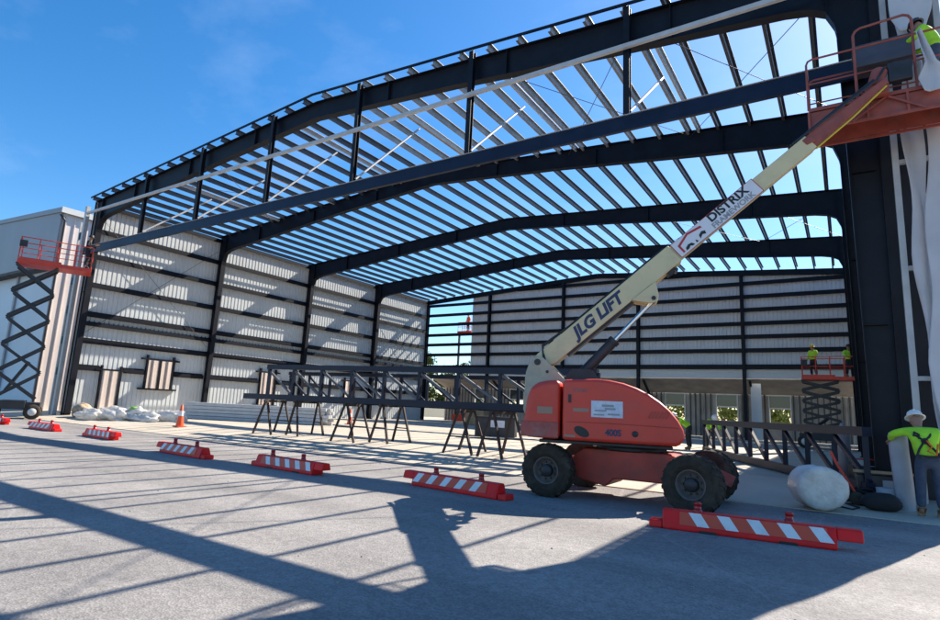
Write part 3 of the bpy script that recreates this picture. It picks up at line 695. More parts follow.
def rail(pts, r=.021): 
    b = MB(); b.path(pts, r); b.build('guard_rail', 'basket_red', plat)
zt = PZ+1.08; zm = PZ+.55
for ya in (PY0, PY1):
    rail([(X0, ya, PZ), (X0, ya, zt-.1), (X0+.03, ya, zt-.03), (X0+.1, ya, zt), (X1-.1, ya, zt), (X1-.03, ya, zt-.03), (X1, ya, zt-.1), (X1, ya, PZ)]); rail([(X0, ya, zm), (X1, ya, zm)], .016)
for x in (X0, X1): rail([(x, PY0, zm), (x, PY1, zm)], .016); rail([(x, PY0, zt-.12), (x, PY1, zt-.12)], .018)
for x in (.55, 1.35): rail([(x, PY1, PZ), (x, PY1, zt)], .016)
rail([(.5, PY0, PZ), (.5, PY0, zt+.28), (.54, PY0, zt+.36), (.62, PY0, zt+.4), (1.28, PY0, zt+.44), (1.36, PY0, zt+.4), (1.4, PY0, zt+.32), (1.4, PY0, PZ)], .024)
b = MB(); b.box2((.98, PY0-.16, 7.72), (1.34, PY0-.03, 8.1)); b.build('control_box', 'dark_metal', plat, bevel=.02)
b = MB(); b.lathe([(0, -.1), (.12, -.1), (.13, -.05), (.13, .2), (.1, .25), (0, .25)], (.8, 12.08, 7.78), (.3, .1, 1), 18); b.box2((.62, 12.02, 7.5), (.98, 12.2, 7.72)); b.build('rotator', 'basket_red', plat, bevel=.015)

tb = MB(); tb.box((.98, 12.85, 8.66), (.95, .5, .42)); tb.box((.98, 12.85, 8.89), (.99, .54, .04)); tool = tb.build('tool_chest', 'chest_blue', bevel=.02); tag(tool, 'dark grey tool chest held up inside the raised red platform', 'tool chest')

# ------------------------------------------------------------------ people
def skin_obj(name, pts, edges, mt, parent=None, root=0, sub=2):
    """pts: list of (co, radius or (rx,ry)); grown with Skin + Subdivision"""
    me = bpy.data.meshes.new(name); me.from_pydata([p for p, _ in pts], edges, [])
    o = bpy.data.objects.new(name, me); COL.objects.link(o)
    o.modifiers.new('skin', 'SKIN')
    if not me.skin_vertices: me.skin_vertices.new()
    for i, (_, rr) in enumerate(pts):
        d = me.skin_vertices[0].data[i]; d.radius = rr if hasattr(rr, '__len__') else (rr, rr); d.use_root = (i == root)
    ss = o.modifiers.new('sub', 'SUBSURF'); ss.levels = sub; ss.render_levels = sub
    o.modifiers['skin'].use_smooth_shade = True
    me.materials.append(M[mt])
    if parent is not None: o.parent = parent
    return o
def person(label, loc, rz, J, top='hivis', legs='denim', boots='boot', hat='hat_white', group=None, fingers=False, harness=False, sc=1.):
    P = dict(pel=(0, 0, .95), chest=(0, .0, 1.27), neck=(0, .0, 1.45), head=(0, .03, 1.6), hl=(-.1, 0, .9), hr=(.1, 0, .9),
             kl=(-.12, .03, .5), kr=(.12, .03, .5), al=(-.13, -.02, .1), ar=(.13, -.02, .1),
             sl=(-.19, 0, 1.4), sr=(.19, 0, 1.4), el=(-.27, -.02, 1.13), er=(.27, -.02, 1.13), wl=(-.26, .14, .92), wr=(.26, .14, .92))
    P.update(J); P = {k: Vector(v) for k, v in P.items()}
    p = thing('person', label, 'person', loc, rz, group); p.scale = (sc, sc, sc)
    hd = (P['head']-P['neck']).normalized(); fw = (Vector((0, 1, 0)) - hd*hd.y).normalized(); rt = fw.cross(hd)
    H = P['head']
    pts = []; E = []; idx = {}
    def add(k, c, rr, prev=None):
        idx[k] = len(pts); pts.append((tuple(c), rr))
        if prev is not None: E.append((idx[prev], idx[k]))
    add('pel', P['pel'], (.115, .085)); add('chest', P['chest'], (.155, .11), 'pel'); add('ntop', P['neck'], .058, 'chest')
    add('jaw', H-hd*.05+fw*.015, (.068, .08), 'ntop'); add('h1', H+hd*.03, (.077, .095), 'jaw'); add('h2', H+hd*.1-fw*.005, (.06, .075), 'h1')
    add('nose', H-hd*.01+fw*.105, .016, 'h1')
    for sgn, t in ((-1, 'l'), (1, 'r')):
        add('ear'+t, H-hd*.005+rt*sgn*.083-fw*.01, .02, 'h1')
        add('s'+t, P['s'+t], .065, 'chest'); add('e'+t, P['e'+t], .045, 's'+t); add('w'+t, P['w'+t], .03, 'e'+t)
        dv = (P['w'+t]-P['e'+t]).normalized(); palm = P['w'+t]+dv*.06
        add('p'+t, palm, (.038, .022) , 'w'+t)
        if fingers:
            side = dv.cross(Vector((0, 0, 1))) if abs(dv.z) < .9 else Vector((1, 0, 0)); side.normalize(); curl = dv.cross(side).normalized()*(-sgn)
            for k, ln in enumerate((.055, .068, .072, .062)):
                off = side*(k-1.5)*.02; a = palm+dv*.035+off; add(f'f{t}{k}a', a, .0095, 'p'+t); add(f'f{t}{k}b', a+dv*ln*.6+curl*.012, .009, f'f{t}{k}a'); add(f'f{t}{k}c', a+dv*ln*.85+curl*.038, .0075, f'f{t}{k}b')
            a = palm-side*.035-dv*.01; add(f't{t}a', a, .011, 'p'+t); add(f't{t}b', a-side*.02+dv*.035+curl*.015, .009, f't{t}a')
        else: add('q'+t, palm+dv*.08, (.03, .018), 'p'+t)
        add('h'+t, P['h'+t]-Vector((0, 0, .05)), .065, 'pel'); add('k'+t, P['k'+t], .055, 'h'+t); add('a'+t, P['a'+t], .04, 'k'+t); add('o'+t, P['a'+t]+Vector((0, .15, -.06)), .035, 'a'+t)
    skin_obj('body', pts, E, 'skin', p)
    # eyes
    b = MB()
    for sgn in (-1, 1): b.ball(H+hd*.02+rt*sgn*.032+fw*.082, .012, 8)
    b.build('eye', 'black_ink', p)
    # shirt
    pts = []; E = []; idx = {}
    lo = P['pel'].lerp(P['chest'], -.2)
    add('lo', lo, (.19, .14)); add('mid', P['pel'].lerp(P['chest'], .55), (.18, .135), 'lo'); add('chest', P['chest'], (.205, .15), 'mid'); add('nk', P['chest'].lerp(P['neck'], .8), (.1, .085), 'chest')
    for t in 'lr': add('s'+t, P['s'+t], .083, 'chest'); add('e'+t, P['e'+t], .064, 's'+t); add('w'+t, P['w'+t]-(P['w'+t]-P['e'+t])*.08, .045, 'e'+t)
    skin_obj('shirt', pts, E, top, p)
    pts = []; E = []; idx = {}
    add('waist', P['pel']+Vector((0, 0, .1)), (.16, .12)); add('pel', P['pel'], (.165, .125), 'waist'); 
    for t in 'lr': add('h'+t, P['h'+t]-Vector((0, 0, .08)), .1, 'pel'); add('k'+t, P['k'+t], .078, 'h'+t); add('a'+t, P['a'+t]+Vector((0, 0, .04)), .066, 'k'+t)
    skin_obj('trousers', pts, E, legs, p)
    for t in 'lr':
        a = P['a'+t]; pts = [(tuple(a+Vector((0, 0, .06))), .072), (tuple(a+Vector((0, -.03, -.035))), .066), (tuple(a+Vector((0, .07, -.04))), .06), (tuple(a+Vector((0, .17, -.05))), .05)]
        skin_obj('boot', pts, [(0, 1), (1, 2), (2, 3)], boots, p, root=1)
    if hat:
        b = MB(); hb = H+hd*.075; b.lathe([(.122, -.012), (.118, .0), (.112, .04), (.098, .08), (.066, .108), (.03, .12), (0, .122)], hb, hd, 18)
        b.lathe([(.118, -.01), (.15, -.015), (.15, -.007), (.13, .006)], hb+fw*.015, hd, 18); b.path([hb+hd*.075-fw*.1, hb+hd*.132, hb+hd*.085+fw*.1], .016); b.build('hard_hat', hat, p, weld=True)
    if harness:
        bk = lambda x, z: P['pel'].lerp(P['chest'], (z-.95)/.32) + Vector((x, -.15, 0)) if z < 1.27 else P['chest'].lerp(P['neck'], (z-1.27)/.2) + Vector((x, -.148, 0))
        b = MB()
        for s2 in (-1, 1): b.path([bk(s2*.15, 1.42)+Vector((0, .06, .03)), bk(s2*.09, 1.33), bk(0, 1.24), bk(-s2*.1, 1.1), bk(-s2*.15, 1.0)], .018, 6)
        b.path([bk(-.17, 1.0), bk(0, .985), bk(.17, 1.0)], .022, 6); b.lathe([(.03, 0), (.05, 0), (.05, .02), (.03, .02)], bk(0, 1.24)+Vector((0, -.02, 0)), (0, -1, 0), 12)
        b.path([bk(-.12, 1.32)+Vector((0, -.01, 0)), bk(-.1, 1.38)+Vector((0, -.03, .02)), bk(-.05, 1.36)+Vector((0, -.03, 0)), bk(-.06, 1.28)+Vector((0, -.02, 0))], .02, 6)
        h = b.build('harness', 'strap', p)
        b = MB(); b.path([bk(.03, 1.25)+Vector((0, -.03, 0)), bk(.07, 1.15)+Vector((0, -.05, 0)), bk(0, 1.08)+Vector((0, -.04, 0)), bk(.1, 1.02)+Vector((0, -.04, 0)), bk(.16, 1.2)+Vector((0, -.03, 0))], .016, 6); b.build('lanyard', 'strap_orange', p)
    return p
person('worker in a lime shirt, white hard hat and jeans leaning on a grey wrapped roll', (1.1, 12.42, .05), R(2),
       dict(pel=(.0, -.04, .93), chest=(-.04, .07, 1.24), neck=(-.07, .17, 1.4), head=(-.085, .245, 1.54), sl=(-.23, .1, 1.36), sr=(.15, .1, 1.36), el=(-.43, .16, 1.3), wl=(-.45, .38, 1.2), er=(.28, .2, 1.12), wr=(.15, .42, 1.06),
            al=(-.14, -.03, .1), ar=(.13, .0, .1), kl=(-.12, .0, .5), kr=(.12, .04, .5)), fingers=True, harness=True, sc=1.02)
person('worker in a lime vest on the raised red platform, cut by the frame edge', (1.78, 12.68, 7.56), R(60),
       dict(chest=(-.02, .1, 1.24), neck=(-.02, .17, 1.41), head=(-.02, .24, 1.54), el=(-.3, .2, 1.18), er=(.28, .22, 1.2), wl=(-.2, .42, 1.2), wr=(.15, .45, 1.15), sl=(-.19, .12, 1.37), sr=(.19, .12, 1.37)), hat='dark_metal', fingers=True)
person('worker in dark clothes at the end of the red scissor platform by the left column', (-32.2, 12.88, 7.6), R(-30), dict(wl=(-.15, .35, 1.2), wr=(.15, .35, 1.25)), top='dark_cloth', legs='dark_cloth', boots='dark_metal', hat='dark_metal')
person('worker in a lime shirt on the far scissor lift, the left of its two', (-1.38, 36.75, 4.1), R(150), dict(el=(-.27, .1, 1.2), wl=(-.2, .3, 1.1)), legs='dark_cloth', hat='yellow')
person('worker in a lime vest on the far scissor lift, nearer the big column', (.27, 36.85, 4.1), R(200), dict(er=(.27, .1, 1.2), wr=(.2, .3, 1.1)), legs='dark_cloth', hat='dark_metal')
person('worker in a lime vest inside the hangar, seen just right of the lift hood', (-5.45, 24.9, .245), R(120), dict(chest=(0, .25, 1.15), neck=(0, .42, 1.22), head=(0, .52, 1.3), sl=(-.19, .36, 1.2), sr=(.19, .36, 1.2), el=(-.24, .42, .95), er=(.24, .42, .95), wl=(-.2, .6, .85), wr=(.2, .6, .85)), legs='dark_cloth')
person('worker in a lime vest inside the hangar, the one nearer the far scissor lift', (-4.85, 26.1, .245), R(210), dict(chest=(0, .25, 1.15), neck=(0, .42, 1.22), head=(0, .52, 1.3), sl=(-.19, .36, 1.2), sr=(.19, .36, 1.2), el=(-.24, .42, .95), er=(.24, .42, .95), wl=(-.2, .6, .85), wr=(.2, .6, .85)), legs='dark_cloth')

# ------------------------------------------------------------------ scissor lifts
def scissor(label, loc, rz, deck, dl, dx, L, n, wdt, deck_mat):
    t = thing('scissor_lift', label, 'scissor lift', loc, rz, 'scissor lifts')
    b = MB(); b.box((0, 0, .62), (L+.5, wdt*.8, .34)); b.box((0, -wdt*.42, .66), (L*.6, .2, .4)); b.box((0, wdt*.42, .66), (L*.6, .2, .4)); b.build('chassis', 'arm_grey', t, bevel=.02)
    for x in (-L/2, L/2):
        for y in (-wdt/2, wdt/2):
            b = MB(); b.lathe([(0, -.1), (.2, -.12), (.33, -.11), (.35, -.06), (.35, .06), (.33, .11), (.2, .12), (0, .1)], (x, y, .35), (0, 1, 0), 18); wh = b.build('tyre', 'rubber', t)
            b = MB(); b.lathe([(0, .128), (.17, .128), (.18, .11)], (x, y, .35), (0, 1 if y > 0 else -1, 0), 14); b.build('rim', 'trim', wh)
    z0, z1 = .9, deck-.2; hh = (z1-z0)/n
    for k in range(n):
        za, zb = z0+k*hh, z0+(k+1)*hh
        for sgn in (-1, 1):
            b = MB()
            for y in (-wdt*.36+(0 if sgn < 0 else .08), wdt*.36-(0 if sgn < 0 else .08)): b.bar((-sgn*L/2, y, za+.05), (sgn*L/2, y, zb-.05), .06, .13)
            b.build('scissor_arm', 'arm_grey', t)
        b = MB()
        for x in (-L/2, L/2): b.tube((x, -wdt*.4, zb), (x, wdt*.4, zb), .05)
        b.tube((0, -wdt*.4, (za+zb)/2), (0, wdt*.4, (za+zb)/2), .045); b.build('pivot_bar', 'dark_metal', t)
    b = MB(); b.tube((-L*.25, 0, z0+hh*.3), (L*.2, 0, z0+hh*1.4), .08); b.build('lift_cylinder', 'dark_metal', t)
    c = dx
    b = MB(); b.box((c, 0, deck-.09), (dl, wdt, .18)); b.box((c-dl*.2, 0, deck-.02), (dl*.55, wdt+.06, .22)); dk = b.build('deck', deck_mat, t, bevel=.015)
    b = MB()
    xs = [c-dl/2+.03+i*(dl-.06)/4 for i in range(5)]
    for y in (-wdt/2+.03, wdt/2-.03):
        for x in xs: b.tube((x, y, deck), (x, y, deck+1.08), .022, n=6)
        b.tube((xs[0], y, deck+1.08), (xs[-1], y, deck+1.08), .024, n=6); b.tube((xs[0], y, deck+.55), (xs[-1], y, deck+.55), .018, n=6)
    for x in (xs[0], xs[-1]):
        b.tube((x, -wdt/2+.03, deck+1.08), (x, wdt/2-.03, deck+1.08), .024, n=6); b.tube((x, -wdt/2+.03, deck+.55), (x, wdt/2-.03, deck+.55), .018, n=6)
    b.build('guard_rail', deck_mat, t)
    b = MB(); b.box((xs[0]+.12, -wdt/2-.06, deck+.75), (.3, .16, .3)); b.build('control_box', 'dark_metal', t)
    return t
az = math.atan2(.927, .375)
p0 = Vector((-33.6, 10.5, 0)); dv = Vector((.375, .927, 0)); c0 = p0+dv*.8
scissor('tall red decked scissor lift with dark zigzag arms raised beside the left front column', (c0.x, c0.y, 0), az, 7.58, 3.0, .7, 1.6, 5, 1.45, 'platform_red')
scissor('scissor lift with tightly stacked arms and red deck near the back wall', (-1.12, 36.8, .245), R(2), 3.84, 2.7, .5, 1.7, 5, 1.3, 'platform_red')
# far mast lift outside the open back bay
ml = thing('mast_lift', 'small orange basket on a thin mast outside the open back bay', 'mast lift', (-37.2, 56, 0), world=True)
b = MB(); b.box2((-38.6, 55.6, .05), (-36.6, 56.6, .8)); b.build('chassis', 'platform_red', ml); b = MB(); b.box2((-38.5, 55.9, .8), (-38.3, 56.1, 10.4)); b.build('mast', 'arm_grey', ml)
b = MB(); b.box2((-38.4, 55.5, 10.3), (-36.4, 56.5, 10.55))
for x in (-38.35, -37.4, -36.45):
    for y in (55.55, 56.45): b.tube((x, y, 10.5), (x, y, 11.6), .03, n=6)
for y in (55.55, 56.45): b.tube((-38.35, y, 11.6), (-36.45, y, 11.6), .03, n=6); b.tube((-38.35, y, 11.05), (-36.45, y, 11.05), .03, n=6)
b.build('basket', 'platform_red', ml)
ml.scale = (CAM_SCALE,)*3; ml.location = (-31.0, 46.7, .242)
person('distant worker in orange standing in the basket outside the back bay', (-31., 46.7, 9.04), R(160), {}, top='cone_orange', legs='dark_cloth', hat='platform_red')

# ------------------------------------------------------------------ barricades
def barricade():
    t = thing('barricade', 'x', 'barricade', group='row of red barricades')
    b = MB()
    # long hollow body, trapezoid section, with interlocking tongue at one end and notch at the other
    sec = [(-.15, 0), (.15, 0), (.15, .06), (.085, .25), (-.085, .25), (-.15, .06)]
    b.prism([(y, z) for y, z in sec], (-1.06, 0, 0), (0, 1, 0), (0, 0, 1), (2.0, 0, 0))
    b.prism([(-.12, .11), (.12, .11), (.08, .25), (-.08, .25)], (.941, 0, 0), (0, 1, 0), (0, 0, 1), (.27, 0, 0))
    b.prism([(-.13, .0), (.13, .0), (.12, .1), (-.12, .1)], (-1.235, 0, 0), (0, 1, 0), (0, 0, 1), (.174, 0, 0))
    body = b.build('body', 'barrier_red', t, bevel=.022, seg=3)
    b = MB()
    for x in (-.5, .42): b.box((x, -.13, .015), (.2, .06, .035))
    b.build('fork_slot', 'black_ink', body)
    # reflective band on both sloped faces: orange sheet with slanted white bars
    for s in (-1, 1):
        nrm = Vector((0, s*.19, .065)).normalized(); up = Vector((0, -s*.065, .19)).normalized(); o = Vector((0, s*.118, .155))+nrm*.006
        b = MB(); b.prism([(-.84, -.083), (.84, -.083), (.84, .083), (-.84, .083)], o, (1, 0, 0), up, nrm*.003); st = b.build('reflective_band', 'refl_orange', t)
        b = MB()
        for k in range(5):
            x = -.62+k*.345
            b.prism([(x, -.083), (x+.15, -.083), (x+.15-.11, .083), (x-.11, .083)], o+nrm*.0035, (1, 0, 0), up, nrm*.002)
        b.build('white_bar', 'refl_white', st)
    for x in (-.62, .45):
        b = MB(); b.lathe([(.055, .25), (.055, .275), (.045, .28), (.045, .34), (.05, .345), (.046, .365), (.025, .375), (0, .376)], (x, 0, 0), n=14); b.build('lamp', 'lamp_red', t)
    return t
blabs = ['barricade at the far left end of the row, cut off by frame', 'second barricade from the left, below the scissor lift', 'barricade in front of the white wrapped bundles and tan heap',
         'barricade just below the nearer orange cone', 'barricade in front of the leftmost trestles', 'barricade just left of the rear lift tyre', 'largest and nearest barricade, in front of the lift front tyre']
bpos = [(-28.6, 9.25, -4), (-24.3, 9.25, 179), (-19.9, 9.2, -4), (-13.85, 8.35, 176), (-9.95, 8.4, -4), (-5.95, 8.75, 173), (-1.12, 8.45, 7)]
b0 = barricade()
for i, (x, y, a) in enumerate(bpos):
    o = b0 if i == 0 else copy_tree(b0)
    o.location = (x, y, 0); o.rotation_euler = (0, 0, R(a)); o['label'] = 'red low plastic ' + blabs[i]

# ------------------------------------------------------------------ trestles and trusses
def trestle():
    t = thing('trestle', 'x', 'trestle', group='trestles under the long truss')
    for y in (-.5, .5):
        for s in (-1, 1):
            b = MB(); b.bar((s*.06, y, 1.36), (s*.52, y*1.15, .0), .07, .07); b.build('leg', 'rust', t)
        b = MB(); b.bar((-.33, y*1.07+.02, .55), (.33, y*1.07+.02, .55), .035, .04); b.build('stretcher', 'rust', t)
    b = MB(); b.box((0, 0, 1.37), (.1, 1.25, .1)); b.build('top_beam', 'rust', t)
    return t
t0 = trestle()
tl = ['leftmost rusty trestle under the end of the long truss', 'second rusty trestle from the left under the long truss', 'rusty trestle in the left half of the truss, third from its left end',
      'rusty trestle left of the gap beneath the middle of the truss', 'rusty trestle nearest the counterweight but one, right half of the truss', 'rightmost rusty trestle, beside the lift counterweight']
for i, (x, y, a) in enumerate([(-18.2, 14.4, 6), (-16.75, 14.7, -14), (-14.1, 14.4, 10), (-12.8, 14.9, -8), (-9.4, 14.3, 8), (-8.1, 14.2, -12)]):
    o = t0 if i == 0 else copy_tree(t0)
    o.location = (x, y, zg(y)-.01); o.scale = (.885,)*3; o.rotation_euler = (0, 0, R(a)); o['label'] = tl[i]  # trestle positions and size scaled about the camera, like the hangar
def truss(name, label, A, B, zb, zt, n, cw, flip=False, ext=0., diag_mt='web_grey'):
    A = Vector(A); B = Vector(B); d = (B-A).normalized()
    t = thing(name, label, 'truss', A, 0, world=True)
    ztA, ztB = zt
    b = MB(); b.bar(A-d*ext+Vector((0, 0, zb)), B+Vector((0, 0, zb)), cw, cw*1.15); b.build('bottom_chord', 'truss_steel', t)
    b = MB(); b.bar(A+Vector((0, 0, ztA)), B+Vector((0, 0, ztB)), cw, cw); b.build('top_chord', 'truss_steel', t)
    for k in range(n+1):
        p = A.lerp(B, k/n); zz = ztA+(ztB-ztA)*k/n
        b = MB(); b.bar(p+d*(.08 if k == 0 else 0)+Vector((0, 0, zb)), p+d*(.08 if k == 0 else 0)+Vector((0, 0, zz)), cw*.6, cw*.6); b.build('web_post', 'truss_steel', t)
        if k < n:
            q = A.lerp(B, (k+1)/n); zq = ztA+(ztB-ztA)*(k+1)/n
            a, c = ((p+Vector((0, 0, zz-.1)), q+Vector((0, 0, zb+.1))) if not flip else (p+Vector((0, 0, zb+.1)), q+Vector((0, 0, zq-.1))))
            b = MB(); b.bar(a, c, cw*.45, cw*.45); b.build('web_diagonal', diag_mt, t)
    return t
truss('steel_truss', 'long dark steel truss lying across rusty trestles, the nearer of two', (-18.8, 14.4, 0), (-5.5, 14.65, 0), 1.56, (2.71, 2.57), 9, .18, ext=1.25)
truss('steel_truss', 'second dark steel truss standing right behind the long one on the trestles', (-18.2, 14.95, 0), (-5.9, 15.15, 0), 1.5, (2.5, 2.4), 11, .13, diag_mt='truss_steel')
truss('steel_truss', 'dark steel truss set low behind the lift front tyre and the white bale', (.3, 13.1, 0), (-4.6, 23.6, 0), .37, (1.39, 1.39), 9, .17, flip=True, diag_mt='truss_steel')
b = MB()
b.box((.1, 13.5, .2), (.9, .2, .15), R(-10))
tag(b.build('timber_block', 'wood'), 'timber packing under the near end of the low truss', 'timber')

# ------------------------------------------------------------------ site goods
def blob(c, r, n=22, amp=.18, seed=1, flat_=None):
    """lumpy wrapped bundle: sphere displaced by a few random waves"""
    rnd = random.Random(seed); ws = [(Vector((rnd.uniform(-1, 1), rnd.uniform(-1, 1), rnd.uniform(-1, 1)))*rnd.uniform(2, 7), rnd.uniform(0, 6), rnd.uniform(.3, 1)) for _ in range(9)]
    b = MB(); m = n//2; P = []
    for i in range(m+1):
        t = math.pi*i/m
        for k in range(n):
            a = 2*math.pi*k/n; d = Vector((math.sin(t)*math.cos(a), math.sin(t)*math.sin(a), math.cos(t)))
            q = 1+amp*sum(math.sin(w_.dot(d)+ph)*am for w_, ph, am in ws)/3
            sx = abs(d.x)**.7*(1 if d.x > 0 else -1); 
            p = Vector((r[0]*sx*q, r[1]*d.y*q, r[2]*d.z*q)); p.z = max(p.z, -r[2]*.85)
            P.append(Vector(c)+p)
    b.add(P, [(i*n+k, (i+1)*n+k, (i+1)*n+(k+1) % n, i*n+(k+1) % n) for i in range(m) for k in range(n)], True); return b
wl = ['white wrapped bundle at the left end of the heap by the wall door', 'white wrapped bundle second from the left, behind the longest one', 'white wrapped bundle in the middle of the heap under the green scrap',
      'long white wrapped bundle lying in front, right of the green scrap', 'white wrapped bundle at the right end of the heap behind the cone']
for i, (x, y, rr) in enumerate([(-30.4, 13.5, (1.15, .46, .27)), (-29.4, 14.1, (1.1, .46, .31)), (-28.6, 14.6, (.95, .42, .3)), (-28.0, 14.4, (1.3, .38, .22)), (-26.9, 15.3, (1.25, .42, .26))]):
    ob = tag(blob((x, y, rr[2]*.8+zg(y)-.03), rr, 40, .34, 3+i).build('wrapped_bundle', 'plastic_wrap'), wl[i], 'bundle', 'white wrapped bundles')
    tx = bpy.data.textures.new('crumple', 'CLOUDS'); tx.noise_scale = .16; dm = ob.modifiers.new('crumple', 'DISPLACE'); dm.texture = tx; dm.strength = .22; dm.texture_coords = 'GLOBAL'
tag(blob((-28.6, 14.5, .72), (.25, .2, .11), 12, .3, 9).build('green_tarp', 'tarp_green'), 'scrap of green tarp on top of the white wrapped bundles', 'tarp')
tag(blob((-32.2, 13.75, .45), (.6, .42, .38), 16, .4, 12).build('debris_heap', 'tan_heap'), 'tan heap of debris beside the left front column', 'heap')
d = Vector((7.1, 3.6, 0)).normalized(); nv = Vector((-d.y, d.x, 0))
b = MB()
for j in range(5):
    for k in range(5):
        o = Vector((-30.2, 18.2, .335+k*.178))+nv*(j*.2-.4)+d*random.uniform(-.3, .3); b.bar(o, o+d*7.9, .17, .16)
tag(b.build('channel_stack', 'galv_paint', bevel=.008), 'low stack of long pale steel channels lying inside the left wall', 'steel stack')
def cone():
    t = thing('traffic_cone', 'x', 'traffic cone', group='orange cones on the slab')
    b = MB(); b.box((0, 0, .02), (.4, .4, .04)); b.lathe([(.16, .04), (.1, .45), (.045, .9), (.03, .91), (0, .91)], (0, 0, 0), n=16); b.build('cone_body', 'cone_orange', t)
    b = MB(); b.lathe([(.1035, .45), (.077, .66)], (0, 0, 0), n=16); b.build('collar', 'refl_white', t); return t
k0 = cone()
for i, (x, y, lb) in enumerate([(-23.4, 13.8, 'orange cone standing in front of the white wrapped bundles'), (-27.4, 19.5, 'small orange cone beside the stack of pale steel channels'), (-24.3, 24.6, 'orange cone seen between the trestle legs under the truss')]):
    o = k0 if i == 0 else copy_tree(k0); o.location = (x, y, zg(y)); o['label'] = lb
# plastic wrapped bale on the slab
b = MB(); rt_ = Matrix.Rotation(R(24), 3, 'Z'); P = []; n = 36
prof = [(0, -.285), (.1, -.3), (.16, -.29), (.25, -.305), (.33, -.3), (.375, -.285), (.402, -.25), (.41, -.2), (.4, -.12), (.412, -.03), (.402, .06), (.412, .14), (.405, .22), (.38, .28), (.3, .3), (.15, .29), (0, .29)]
for i, (rad, h) in enumerate(prof):
    for k in range(n):
        a = 2*math.pi*k/n; q = 1+.018*math.sin(3*a+1)+.012*math.sin(11*a+.8*i)+.01*math.sin(17*a-1.7*i)
        P.append(rt_ @ Vector((math.cos(a)*rad*q*1.02, h*.95, math.sin(a)*rad*q*.9)) + Vector((-.5, 12.05, .4)))
b.add(P, [(i*n+k, i*n+(k+1) % n, (i+1)*n+(k+1) % n, (i+1)*n+k) for i in range(len(prof)-1) for k in range(n)], True)
bale = thing('wrapped_bale', 'round white bale in plastic wrap on the slab right of the lift', 'bale', (-.5, 12.05, .02), world=True)
ob = b.build('wrap', 'bale_wrap', bale, weld=True); tx = bpy.data.textures.new('creases', 'CLOUDS'); tx.noise_scale = .2; dm = ob.modifiers.new('creases', 'DISPLACE'); dm.texture = tx; dm.strength = .012; dm.texture_coords = 'LOCAL'
# grey wrapped roll the worker leans on
b = MB(); P = []; n = 24
for i in range(9):
    z = 1.28*i/8
    for k in range(n):
        a = 2*math.pi*k/n; q = 1+.05*math.sin(3*a+i*.7)+.03*math.sin(7*a); rr = (.145-.0*i)*q
        P.append((.78+math.cos(a)*rr-.035*(z/1.28), 12.88+math.sin(a)*rr, .07+z))
b.add(P, [(i*n+k, i*n+(k+1) % n, (i+1)*n+(k+1) % n, (i+1)*n+k) for i in range(8) for k in range(n)], True); b.add(P, [tuple(range(8*n, 9*n)), tuple(range(n-1, -1, -1))])
rl = thing('wrapped_roll', 'upright grey wrapped roll under the arm of the leaning worker', 'roll', (.78, 12.88, .07), world=True)
b.build('wrap', 'wrap_grey', rl)
b = MB(); b.lathe([(0, 0), (.13, 0), (.14, .03), (.12, .05), (0, .05)], (.745, 12.88, 1.351), n=20); b.build('end_cap', 'sheet', rl)
# hanging sheets of insulation on the right return
def drape(name, label, pts, y, seed, amp=.08, th=.02):
    """pts rows (z, x0, x1); a hanging sheet with folds"""
    b = MB(); P = []; n = 22; rows = []
    rnd = random.Random(seed); ph = [rnd.uniform(0, 6) for _ in range(4)]
    m = 34
    for i in range(m+1):
        z = pts[0][0]+(pts[-1][0]-pts[0][0])*i/m
        for (za, a0, a1), (zb, c0_, c1_) in zip(pts[:-1], pts[1:]):
            if zb <= z <= za: q = (za-z)/(za-zb); x0 = a0+(c0_-a0)*q; x1 = a1+(c1_-a1)*q; break
        for k in range(n+1):
            uu = k/n; yy = y+amp*(math.sin(uu*4.5+ph[0]+z*.6)*.7+math.sin(uu*8+ph[1]-z*.9)*.3+math.sin(z*1.3+ph[2]+uu*4)*.45)
            P.append((min(2.42, x0+(x1-x0)*uu+.05*math.sin(z*1.9+ph[3])*(1-uu)+.03*math.sin(z*3.1+ph[2])*uu), yy, z))
    b.add(P, [(i*(n+1)+k, i*(n+1)+k+1, (i+1)*(n+1)+k+1, (i+1)*(n+1)+k) for i in range(m) for k in range(n)], True)
    o = b.build(name, 'sheet'); sm = o.modifiers.new('solid', 'SOLIDIFY'); sm.thickness = th
    return tag(o, label, 'sheet')
drape('insulation_sheet', 'narrow white sheet hanging down inside the pale tube frame at the right', [(13.6, 1.48, 1.98), (10.5, 1.6, 1.98), (9.2, 1.5, 1.9), (7.8, 1.5, 1.86), (5.2, 1.52, 1.84), (3.2, 1.6, 1.88), (1.0, 1.72, 1.95)], 16.2, 4)
drape('insulation_sheet', 'wide pale sheet hanging at the right edge of the frame behind the leaning worker', [(10.4, 2.02, 2.42), (8.2, 1.9, 2.42), (5.4, 1.74, 2.42), (3.0, 1.62, 2.42), (1.0, 1.7, 2.42)], 16.0, 5, .035)
drape('insulation_sheet', 'pale lilac white sheet fixed high above the raised platform at the right', [(13.9, 1.42, 2.3), (13., 1.42, 2.3), (11.3, 1.46, 2.2), (10.9, 1.6, 2.1)], 15.85, 6, .04)
o = drape('plastic_scrap', 'torn white plastic scrap hanging off the raised red platform', [(8.62, 1.38, 1.48), (8.3, 1.42, 1.56), (7.95, 1.5, 1.68), (7.66, 1.4, 1.95), (7.4, 1.5, 1.72)], 12.1, 8, .06, .012)
for o in bpy.data.objects:
    if o.name.startswith('insulation_sheet'): o.scale = (CAM_SCALE,)*3; o.location = (0, 0, .242)
